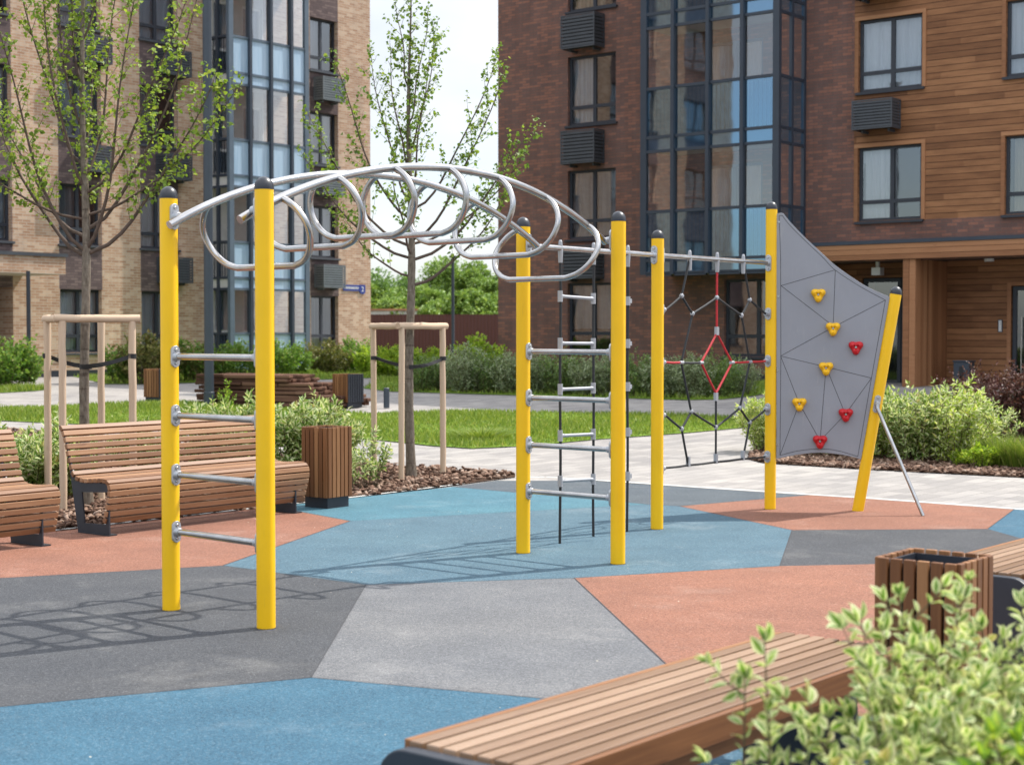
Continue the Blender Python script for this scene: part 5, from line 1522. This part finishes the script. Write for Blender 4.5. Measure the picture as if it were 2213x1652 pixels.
for i, p in enumerate([(2165, 1010), (2200, 1013), (2238, 1016)]):
    tuft(p, .40, .30, 420, ('fresh green grass tuft beside the bright shrubs', 'fresh green grass tuft at the right edge behind the path', 'green grass tuft cut by the right edge')[i])
tuft((1040, 948), .16, .55, 700, 'dark tuft of longer grass in the middle of the lawn')

# hedge along the red building
GH = 'grey green shrubs along the foot of the red building'
hx = [(905, 848), (955, 846), (1005, 850), (1055, 851), (1105, 853), (1160, 853), (1215, 855), (1270, 857), (1325, 858), (1380, 860), (1440, 862), (1500, 863), (1555, 861), (1610, 855)]
HN = ['first from the left, behind the staked tree', 'second from the left, left of the thin lamp post', 'third from the left, right of the thin lamp post', 'below the left corner of the red building', 'left of the far ladder post', 'behind the far ladder post', 'behind the left rope of the ladder', 'behind the right rope of the ladder',
      'behind the right far ladder post', 'between that post and the net', 'behind the left of the rope net', 'behind the middle of the rope net', 'behind the right of the rope net', 'at the right end beside the panel post']
for i, (x, y) in enumerate(hx):
    q = G(x, y); q.y += .7
    shrub('hedge%d' % (i % 3), (q.x, q.y, ter(q.y)), 1.2, .80, 'grey green shrub of the hedge, ' + HN[i], nstem=44, leaf=.085, mats=('leaf_dull', 'leaf_pale') if i % 3 else ('leaf_dull', 'leaf_green'), group=GH, seed=80 + i, rotz=i * 1.7,
          sc=.74 * (.9, .85, 1.12, .98, 1.02, .95, 1.0, .92, .98, 1.0, .95, .98, 1.0, .85)[i], leaf_n=9, side=7, lo=.02)
# yellow green shrubs in front of the fence
GY = 'yellow green shrubs in front of the maroon fence'
YN = ['at the corner of the tan building', 'left of the right tree stakes', 'between the left and middle stakes', 'behind the trunk of the right tree', 'right of the trunk', 'left of the thin lamp post', 'right of the thin lamp post, tall and pointed']
for i, (x, y, s) in enumerate([(790, 800, .56), (825, 805, .56), (858, 806, .60), (900, 806, .54), (935, 806, .56), (962, 806, .52), (1032, 812, .80)]):
    q = G(x, y + 8)
    shrub('yellow%d' % (i % 2), q, 1.35, .75, 'yellow green shrub ' + YN[i], nstem=36, leaf=.12, mats=('leaf_lime', 'leaf_green'), T=LEAF4, group=GY, seed=110 + i, rotz=i * 1.9, sc=s, leaf_n=8, side=6)
# shrubs at the foot of the tan building
GT = 'low shrubs at the foot of the tan building'
TN = [(10, 838, 1.15, 'tgreen', 'bushy green shrub by the slim canopy post'), (45, 836, .95, 'tgreen', 'green shrub just right of the one by the canopy post'), (265, 826, .9, 'tgreen', 'green shrub right of the left staked tree'), (312, 828, 1.15, 'tolive', 'olive shrub behind the distant left bin'), (345, 826, 1.05, 'tolive', 'olive shrub beside the yellow ladder post'),
      (405, 823, 1.0, 'tgreen', 'green shrub left of the thick lamp post'), (435, 823, .9, 'tolive', 'olive shrub just left of the thick lamp post'), (478, 822, .9, 'tgreen', 'green shrub right of the thick lamp post'), (522, 820, .95, 'tgreen', 'green shrub under the glazed bay'),
      (612, 812, .95, 'tgreen', 'leafy green shrub right of the nearest yellow post'), (640, 810, .8, 'tgreen', 'small green shrub at the right end of the bay'), (700, 808, .95, 'tolive', 'brownish shrub in front of the pale slab lid'), (728, 808, .8, 'tolive', 'small brownish shrub right of the slab lid'), (765, 806, 1.0, 'tgreen', 'green shrub below the street sign')]
for i, (x, y, s, kd, lab) in enumerate(TN):
    shrub(kd, G(x, y), 1.05, .62, lab, nstem=30, leaf=.085, mats=('leaf_green', 'leaf_lime') if kd == 'tgreen' else ('leaf_olive', 'leaf_green'), T=LEAF4, group=GT, seed=130, rotz=i * 1.4, sc=s, leaf_n=8, side=6)

# big bush in the foreground: stems aimed by hand
def near_bush(name, base, tips, label, seed, leafsz=.048, mats=('leaf_green', 'leaf_cream'), side=(5, 9)):
    rnd = random.Random(seed); b0 = V(base); o = empty(name, b0, label, 'shrub', 'variegated bushes at the lower right')
    m = MB(); lp, ld = [], []
    def dress(pts, step, t0):
        L = [0]
        for a, b in zip(pts, pts[1:]): L.append(L[-1] + (b - a).length)
        s = L[-1] * t0; k = 0
        while s < L[-1]:
            j = max(i for i in range(len(L) - 1) if L[i] <= s); t = (s - L[j]) / max(1e-6, L[j + 1] - L[j])
            p = pts[j].lerp(pts[j + 1], t); d = (pts[j + 1] - pts[j]).normalized(); o_ = d.orthogonal().normalized()
            for h_ in (0, math.pi):
                q = Matrix.Rotation(k * 1.57 + h_ + rnd.uniform(-.35, .35), 3, d) @ o_
                lp.append(tuple(p + q * .004)); ld.append(tuple(d * rnd.uniform(.35, .8) + q * .85 + V((0, 0, rnd.uniform(-.2, .15)))))
            s += step * rnd.uniform(.75, 1.25); k += 1
        for h_ in range(4):
            d = (pts[-1] - pts[-2]).normalized(); q = Matrix.Rotation(h_ * 1.57, 3, d) @ d.orthogonal().normalized()
            lp.append(tuple(pts[-1])); ld.append(tuple(d + q * .45))
    for (x, y, dep) in tips:
        tp = D(x + 10, y + 34, dep); bs = b0 + V((rnd.uniform(-.14, .14), rnd.uniform(-.14, .14), 0))
        if (tp - bs).xy.length > .5: bs = V((bs.x * .5 + tp.x * .5, bs.y * .5 + tp.y * .5, 0))
        mid = bs.lerp(tp, .5) + V((rnd.uniform(-.04, .04), rnd.uniform(-.04, .04), .05))
        pts = spline([bs, mid, tp], 7)
        m.tube(pts, [.0055 * (1 - .75 * k / (len(pts) - 1)) for k in range(len(pts))], 6, cap=False)
        dress(pts, .030, .40)
        for k in range(rnd.randint(*side)):
            t = rnd.uniform(.38, .93); f = t * (len(pts) - 1); j = int(f); p = pts[j].lerp(pts[j + 1], f - j)
            a = rnd.uniform(0, 6.283); L = rnd.uniform(.09, .22) * (1.25 - t * .5)
            e = p + V((math.cos(a) * L * .7, math.sin(a) * L * .7, L * rnd.uniform(.35, .9)))
            sp = spline([p, p.lerp(e, .5) + V((0, 0, -.008)), e], 3); m.tube(sp, [.0028 * (1 - .6 * q / (len(sp) - 1)) for q in range(len(sp))], 5, cap=False); dress(sp, .030, .18)
    m.build('stems', M['stem'], o)
    sz = np.array([leafsz * rnd.uniform(.6, 1.15) for _ in lp])
    leaves('foliage', lp, ld, sz, LEAFN, [M[k] for k in mats], o, orig=b0, jit=.55)
near_bush('shrub', (.52, 3.45, 0), [(1642, 1352, 3.55), (1600, 1430, 3.5), (1650, 1500, 3.4), (1655, 1560, 3.45), (1625, 1610, 3.4)], 'loose leafy branch of variegated shrub standing in front of the nearest bench', 5, side=(1, 2))
near_bush('shrub', (.80, 3.4, 0), [(1735, 1478, 3.45), (1780, 1515, 3.4), (1845, 1560, 3.3), (1860, 1450, 3.4), (1840, 1610, 3.25)], 'low variegated shrub at the bottom, left of the tall bush', 6, side=(1, 3))
near_bush('shrub', (.98, 3.75, 0), [(1850, 1305, 3.7), (1932, 1252, 3.75), (1900, 1330, 3.6), (1870, 1400, 3.5), (1975, 1340, 3.7), (1950, 1420, 3.5), (2005, 1440, 3.45), (1930, 1500, 3.4), (1985, 1540, 3.3), (1900, 1460, 3.55)], 'tall variegated bush in front of the right litter bin', 7)
near_bush('shrub', (1.18, 3.7, 0), [(2062, 1262, 3.85), (2110, 1325, 3.75), (2050, 1345, 3.7), (2140, 1400, 3.6), (2090, 1440, 3.5), (2060, 1510, 3.4), (2120, 1560, 3.3), (2170, 1480, 3.5), (2030, 1580, 3.3), (2010, 1380, 3.6)], 'tall variegated bush right of the one before the bin', 8)
near_bush('shrub', (1.38, 3.65, 0), [(2200, 1275, 3.8), (2180, 1370, 3.7), (2205, 1440, 3.6), (2230, 1350, 3.7), (2200, 1530, 3.45), (2240, 1480, 3.5), (2150, 1600, 3.3), (2215, 1610, 3.3), (2260, 1400, 3.6)], 'variegated bush cut by the right edge', 9)
near_bush('shrub', (1.02, 3.0, 0), [(2140, 1555, 3.05), (2190, 1570, 3.05), (2110, 1610, 3.0), (2210, 1610, 3.0)], 'bright green leafed shrub in the bottom right corner', 10, leafsz=.056, mats=('leaf_lime', 'leaf_green'), side=(2, 3))
near_bush('shrub', (.95, 3.3, 0), [(1900, 1620, 3.2), (1960, 1590, 3.2), (2020, 1530, 3.3), (2080, 1570, 3.2), (1860, 1650, 3.15), (1990, 1490, 3.35), (2150, 1520, 3.35), (2050, 1480, 3.45)], 'dense variegated bush filling the bottom right', 12)

# ------------------------------------------------------------------ young staked trees
def young_tree(base, fork, H, r0, seed, mains, label, leafm, leaf=.042, lean=(0, 0)):
    rnd = random.Random(seed); b = V(base); o = empty('young_tree', b, label, 'tree')
    def pt(z): return b + V((lean[0] * z + .018 * math.sin(z * 2.1 + seed), lean[1] * z + .018 * math.cos(z * 1.7), z))
    ks = 34; tr = [pt(H * k / ks) for k in range(ks + 1)]
    def rad(z): return max(.004, r0 * (1 - .25 * z / fork) if z < fork else r0 * .66 * (1 - (z - fork) / (H - fork)) ** 1.0 + .003)
    rs = [rad(H * k / ks) * (1 + .05 * math.sin(k * 2.3)) for k in range(ks + 1)]; rs[0] *= 1.25
    m = MB(); m.tube([tr[0] - up * .1] + tr, [rs[0]] + rs, 14)
    m.build('trunk', M['bark'], o, smooth=True)
    lm = MB(); tm = lm; lp, ld = [], []
    def put(p, d):
        for _ in range(rnd.choice((2, 2, 3, 4))):
            lp.append(tuple(p + V((rnd.uniform(-.03, .03), rnd.uniform(-.03, .03), rnd.uniform(-.03, .03)))))
            ld.append((rnd.uniform(-1, 1) + d.x * .5, rnd.uniform(-1, 1) + d.y * .5, rnd.uniform(-1.0, .35)))
    def twig(p, d, L, dense):
        e = p + d * L + V((0, 0, L * .25)); sp = spline([p, p.lerp(e, .5) + V((rnd.uniform(-.02, .02), rnd.uniform(-.02, .02), 0)), e], 3)
        tm.tube(sp, [.0035 * (1 - .7 * k / (len(sp) - 1)) for k in range(len(sp))], 4, cap=False)
        n = max(2, int(L / .040 * dense))
        for k in range(n):
            t = .12 + .88 * (k + rnd.random()) / n; f = t * (len(sp) - 1); j = min(int(f), len(sp) - 2); put(sp[j].lerp(sp[j + 1], f - j), d)
    for (z0, az, R_, z1, w) in mains:
        a = R(az); d = V((math.cos(a), math.sin(a), 0)); s = pt(z0); tip = pt(z1) + d * R_
        sp = []
        N_ = 12; ph = rnd.uniform(0, 6)
        for k in range(N_ + 1):
            t = k / N_; q = s + d * (R_ * (t ** .72)) + V((0, 0, (z1 - z0) * (t ** 1.18)))
            q += V((math.sin(t * 7 + ph) * .022, math.cos(t * 6 + ph) * .022, 0)) * min(1, t * 3); sp.append(q)
        rb = max(.007, min(rad(z0) * .5, .0155 * w))
        lm.tube(sp, [rb * (1 - .86 * k / N_) + .0015 for k in range(N_ + 1)], 7, cap=False)
        Lm = sum((q - p).length for p, q in zip(sp, sp[1:])); n = int(Lm / .075)
        for k in range(n):
            t = .22 + .78 * (k + rnd.random()) / n; f = t * N_; j = min(int(f), N_ - 1); p = sp[j].lerp(sp[j + 1], f - j)
            dd = (sp[j + 1] - sp[j]).normalized(); aa = rnd.uniform(0, 6.283)
            o_ = Matrix.Rotation(aa, 3, dd) @ dd.orthogonal().normalized()
            twig(p, (dd * rnd.uniform(.5, 1.0) + o_ * .75).normalized(), rnd.uniform(.12, .36) * (1.15 - .5 * t), .6 + .6 * t)
        twig(sp[-1], (sp[-1] - sp[-2]).normalized(), .16, 1.2)
    z = fork + .5
    while z < H:
        for _ in range(2):
            aa = rnd.uniform(0, 6.283); twig(pt(z), V((math.cos(aa) * .7, math.sin(aa) * .7, .7)).normalized(), rnd.uniform(.1, .26) * (1.1 - .6 * z / H), .8)
        z += .085
    lm.build('limbs', M['twig'], o, smooth=True)
    sz = np.array([leaf * rnd.uniform(.55, 1.2) for _ in lp])
    leaves('crown', lp, ld, sz, HEART, [M[leafm]], o, orig=b, face=(0, -.3, 1), jit=.8)
    return o
tL = G(185, 1000); tL = V(((185 - 1106) / 3400 * 14.6, 14.6, 0))
rd = random.Random(42)
mainsL = [(2.34, 5, 1.15, 3.95, 1.25), (2.32, 178, .95, 3.95, 1.2), (2.36, 200, .80, 4.5, 1.1), (2.38, 330, .62, 4.7, 1.15), (2.42, 100, .7, 4.5, 1), (2.50, 150, 1.15, 3.8, 1.0), (2.56, 20, 1.05, 4.75, 1.1), 
          (2.66, 190, 1.18, 3.3, .8), (2.9, 345, 1.0, 4.6, .9), (2.95, 215, .45, 5.2, .9), (3.05, 60, .5, 5.2, .9), (3.15, 165, .70, 5.2, .9), (3.5, 190, .32, 5.7, .8), (3.9, 140, .28, 5.9, .7), (2.7, 8, 1.38, 3.85, .8), (4.3, 350, .3, 6.0, .7)]
young_tree(tL, 2.36, 6.4, .050, 3, mainsL, 'young staked tree with a broad vase of fresh leaves behind the lounge bench', 'leaf_tree', leaf=.041)
tR = G(887, 1031)
mainsR = [(2.12, 5, 1.0, 3.05, 1.15), (2.22, 178, .72, 2.8, .8), (2.40, 10, 1.30, 3.85, 1.1), (2.42, 185, 1.18, 3.5, 1), (2.46, 250, .5, 3.4, .9), (2.55, 175, 1.15, 4.0, 1), (2.58, 20, 1.30, 3.55, .9), (2.62, 340, 1.05, 4.35, 1), (2.75, 95, .6, 4.0, .9), (2.85, 200, .85, 4.5, .9),
          (2.95, 0, .92, 4.6, .9), (3.05, 165, .45, 4.65, .8), (3.15, 300, .4, 4.5, .8), (3.4, 190, .22, 4.7, .7), (3.6, 30, .32, 4.9, .7), (3.9, 350, .20, 5.05, .6), (4.3, 190, .12, 5.2, .6)]
young_tree(tR, 2.42, 5.62, .056, 9, mainsR, 'young staked tree with an upright leader rising against the sky gap', 'leaf_tree2', leaf=.041)

def stakes(corners, order, z, lab, trunk, zst, rp=.034, frame=((0, 1), (1, 2))):
    b = sum(corners, V((0, 0, 0))) / len(corners); o = empty('tree_stakes', V((b.x, b.y, 0)), lab, 'tree support', 'wooden tree stakes')
    rnd = random.Random(len(lab)); tops = []
    for c in corners:
        ln = V((rnd.uniform(-.012, .012), rnd.uniform(-.012, .012), 0)); t = V((c.x, c.y, z)) + ln
        n = 9
        pts = [V((c.x, c.y, -.1)).lerp(t, k / n) + V((rnd.uniform(-.003, .003), rnd.uniform(-.003, .003), 0)) for k in range(n + 1)]
        MB().tube(pts, [rp * rnd.uniform(.93, 1.05) for _ in pts], 14).build('stake', M['stake'], o, smooth=True, auto=50); tops.append(t)
    for i, j in frame:
        a, c = tops[i], tops[j]; d = (c - a).normalized()
        a2, c2 = a - d * .07 + up * .022, c + d * .07 + up * .022
        if (i, j) == frame[0]: c2 = c - d * .035 + up * .022
        n = 8; pts = [a2.lerp(c2, k / n) + V((0, 0, rnd.uniform(-.003, .003))) for k in range(n + 1)]
        MB().tube(pts, [rp * rnd.uniform(1.02, 1.12) for _ in pts], 14).build('rail', M['stake'], o, smooth=True, auto=50)
    m = MB()
    def loop(c, z, r, zt=0.):
        for k in range(14):
            a0, a1 = 6.2832 * k / 14, 6.2832 * (k + 1) / 14
            p, q = V((c.x + r * math.cos(a0), c.y + r * math.sin(a0), z)), V((c.x + r * math.cos(a1), c.y + r * math.sin(a1), z))
            m.quad(p - up * .022, q - up * .022, q + up * .022, p + up * .022)
    for i in order:
        c = corners[i]; loop(c, zst[0], rp + .004)
        a = V((c.x, c.y, zst[0])); t = V((trunk.x, trunk.y, zst[1])); d = (t - a); d.z = 0; d.normalize(); sd = d.cross(up)
        for off in (.03,):
            p, q = a - sd * off * .6, t - sd * (.056)
            n = 6
            for k in range(n):
                f0, f1 = k / n, (k + 1) / n; tw0, tw1 = .35 * math.sin(f0 * 5), .35 * math.sin(f1 * 5)
                e0_, e1_ = p.lerp(q, f0) - up * .02 * math.sin(f0 * 3.14), p.lerp(q, f1) - up * .02 * math.sin(f1 * 3.14)
                w0, w1 = (up + sd * tw0) * .02, (up + sd * tw1) * .02
                m.quad(e0_ - w0, e1_ - w1, e1_ + w1, e0_ + w0)
    loop(trunk, zst[1], .058)
    so = m.build('strap', M['strap'], o)
    sol = so.modifiers.new('Solidify', 'SOLIDIFY'); sol.thickness = .004
def stake_pts(xs, dep): return [V(((x - 1106) / 3400 * d, d, 0)) for x, d in zip(xs, dep)]
cl_ = stake_pts((101, 134, 286, 217), (14.62, 14.22, 14.45, 14.95))
stakes(cl_, (0, 2), 1.72, 'wooden stakes and crossbars around the left young tree', tL, (1.40, 1.30))
cr_ = stake_pts((808, 866.5, 957), (18.05, 17.1, 17.7))
stakes(cr_, (0, 2), 1.67, 'wooden stakes and crossbars around the right young tree', tR, (1.33, 1.24))

# ------------------------------------------------------------------ trees beyond the fence
def far_tree(x, y_top, depth, r, label, mats, seed, n=11000):
    rnd = random.Random(seed); rg = np.random.default_rng(seed)
    X = (x - 1106) / 3400 * depth; H = 1.6 + (722 - y_top - 34) * depth / 3400; b = V((X, depth, .4))
    o = empty('leafy_tree', b, label, 'tree', 'trees beyond the maroon fence')
    m = MB(); m.tube([b - up * .3, b + up * H * .35, b + up * H * .75], [.16, .12, .04], 8); m.build('trunk', M['bark'], o)
    nc = 26; cs = []
    for k in range(nc):
        a, t = rnd.uniform(0, 6.28), rnd.random(); rr_ = r * math.sqrt(rnd.random()) * (1 - .55 * t)
        cs.append((rr_ * math.cos(a), rr_ * math.sin(a), H * (.16 + .80 * t), r * rnd.uniform(.22, .42) * (1.05 - .5 * t)))
    cs = np.array(cs); pick = rg.integers(0, nc, n); dv = nrm(rg.normal(0, 1, (n, 3))) * (rg.random((n, 1)) ** .4)
    pos = cs[pick, :3] + dv * cs[pick, 3:4]; pos[:, 2] = np.maximum(pos[:, 2], .2)
    leaves('crown', pos, rg.normal(0, 1, (n, 3)) + dv * .8, rg.uniform(.11, .22, n), LEAF4, [M[k] for k in mats], o)
FT = [(815, 585, 82, 3.2, 0), (850, 592, 80, 2.6, 1), (895, 596, 95, 3.5, 0), (935, 590, 84, 2.6, 1), (985, 553, 84, 3.2, 1), (1035, 574, 82, 2.6, 1), (1075, 590, 80, 2.6, 1), (960, 615, 74, 2.0, 1), (1010, 622, 73, 2.2, 1), (1060, 628, 73, 2.0, 1), (840, 640, 73, 2.2, 1), (885, 634, 74, 2.2, 0), (790, 600, 84, 3.0, 0), (915, 640, 72, 1.8, 1), (1110, 575, 88, 3.0, 0)]
FN = ['dark tree at the corner of the tan building', 'light green tree left of the right trunk', 'dark low tree behind the right trunk', 'light green tree right of the right trunk', 'tallest light green tree by the thin lamp post', 'round light green tree left of the red building', 'light green tree touching the red building', 'low bright bush-like tree left of the thin lamp post over the fence',
      'low bright tree right of the thin lamp post over the fence', 'low bright tree beside the red corner over the fence', 'low bright tree at the left of the fence gap', 'low dark tree just behind the right trunk', 'dark tree partly behind the tan corner', 'small bright tree over the fence between trunk and lamp post', 'dark tree hidden mostly by the red building']
for i, (x, y, d, r, k) in enumerate(FT):
    far_tree(x, y, d, r, FN[i], ('leaf_wood2',) if k else ('leaf_wood',), 200 + i)

# ------------------------------------------------------------------ sky, sun, camera
SUN_AZ = math.atan2(.522, .853)          # direction towards the sun, measured from +x
SUN_EL = R(53.5)
w = bpy.data.worlds.new('World'); scene.world = w; w.use_nodes = True
nt = w.node_tree; bg = nt.nodes['Background']
sky = nt.nodes.new('ShaderNodeTexSky'); sky.sky_type = 'NISHITA'; sky.sun_disc = False
sky.sun_elevation = SUN_EL; sky.sun_rotation = math.pi / 2 - SUN_AZ; sky.air_density = 1.0; sky.dust_density = 1.5; sky.ozone_density = 1
tc = nt.nodes.new('ShaderNodeTexCoord'); mp = nt.nodes.new('ShaderNodeMapping'); mp.inputs['Scale'].default_value = (1, 1, 2.6)
nt.links.new(tc.outputs['Generated'], mp.inputs[0])
nz = nt.nodes.new('ShaderNodeTexNoise'); nz.inputs['Scale'].default_value = 1.6; nz.inputs['Detail'].default_value = 7; nz.inputs['Roughness'].default_value = .58
nt.links.new(mp.outputs[0], nz.inputs['Vector'])
cr = nt.nodes.new('ShaderNodeValToRGB'); cr.color_ramp.elements[0].position = .40; cr.color_ramp.elements[1].position = .62
cr.color_ramp.elements[0].color = (.28, .28, .28, 1); cr.color_ramp.elements[1].color = (.95, .95, .95, 1)
nt.links.new(nz.outputs['Fac'], cr.inputs[0])
se = nt.nodes.new('ShaderNodeSeparateXYZ'); nt.links.new(tc.outputs['Generated'], se.inputs[0])
hz = nt.nodes.new('ShaderNodeValToRGB'); nt.links.new(se.outputs[2], hz.inputs[0])
hz.color_ramp.elements[0].position = 0.0; hz.color_ramp.elements[0].color = (3.9, 4.05, 4.25, 1)
hz.color_ramp.elements[1].position = .55; hz.color_ramp.elements[1].color = (11.5, 11.8, 12.2, 1)
e_ = hz.color_ramp.elements.new(.22); e_.color = (4.3, 4.5, 4.75, 1)
mx = nt.nodes.new('ShaderNodeMix'); mx.data_type = 'RGBA'; cv_ = nt.nodes.new('ShaderNodeTexNoise'); cv_.inputs['Scale'].default_value = 4.5; cv_.inputs['Detail'].default_value = 5; nt.links.new(mp.outputs[0], cv_.inputs['Vector'])
c2_ = nt.nodes.new('ShaderNodeValToRGB'); nt.links.new(cv_.outputs['Fac'], c2_.inputs[0])
c2_.color_ramp.elements[0].position = .38; c2_.color_ramp.elements[0].color = (.86, .89, .93, 1); c2_.color_ramp.elements[1].position = .6; c2_.color_ramp.elements[1].color = (1.06, 1.05, 1.04, 1)
m2_ = nt.nodes.new('ShaderNodeMix'); m2_.data_type = 'RGBA'; m2_.blend_type = 'MULTIPLY'; m2_.inputs[0].default_value = 1
nt.links.new(hz.outputs[0], m2_.inputs[6]); nt.links.new(c2_.outputs[0], m2_.inputs[7]); nt.links.new(m2_.outputs[2], mx.inputs[7])
nt.links.new(cr.outputs[0], mx.inputs[0]); nt.links.new(sky.outputs[0], mx.inputs[6]); nt.links.new(mx.outputs[2], bg.inputs[0])
bg.inputs[1].default_value = .15
sl = bpy.data.lights.new('sun', 'SUN'); sl.energy = 3.8; sl.angle = R(.55); sl.color = (1, .95, .87)
so = bpy.data.objects.new('sun', sl); col.objects.link(so)
sd = V((math.cos(SUN_AZ) * math.cos(SUN_EL), math.sin(SUN_AZ) * math.cos(SUN_EL), math.sin(SUN_EL)))
so.rotation_euler = sd.to_track_quat('Z', 'Y').to_euler(); so.location = sd * 40

cd = bpy.data.cameras.new('camera'); co = bpy.data.objects.new('camera', cd); col.objects.link(co)
co.location = CAM; co.rotation_euler = (math.pi / 2 - TILT, 0, 0)
cd.sensor_fit = 'HORIZONTAL'; cd.sensor_width = 36; cd.lens = 36 * FPX / 2212; cd.clip_end = 2000
cd.dof.use_dof = True; cd.dof.focus_distance = 11.0; cd.dof.aperture_fstop = 3.7; cd.dof.aperture_blades = 9
scene.camera = co
scene.view_settings.view_transform = 'Standard'; scene.view_settings.look = 'None'; scene.view_settings.gamma = 1; scene.view_settings.exposure = 0.64
scene.render.film_transparent = False
cy = scene.cycles
cy.use_denoising = True; cy.max_bounces = 8; cy.transparent_max_bounces = 24; cy.transmission_bounces = 4; cy.glossy_bounces = 4; cy.diffuse_bounces = 4
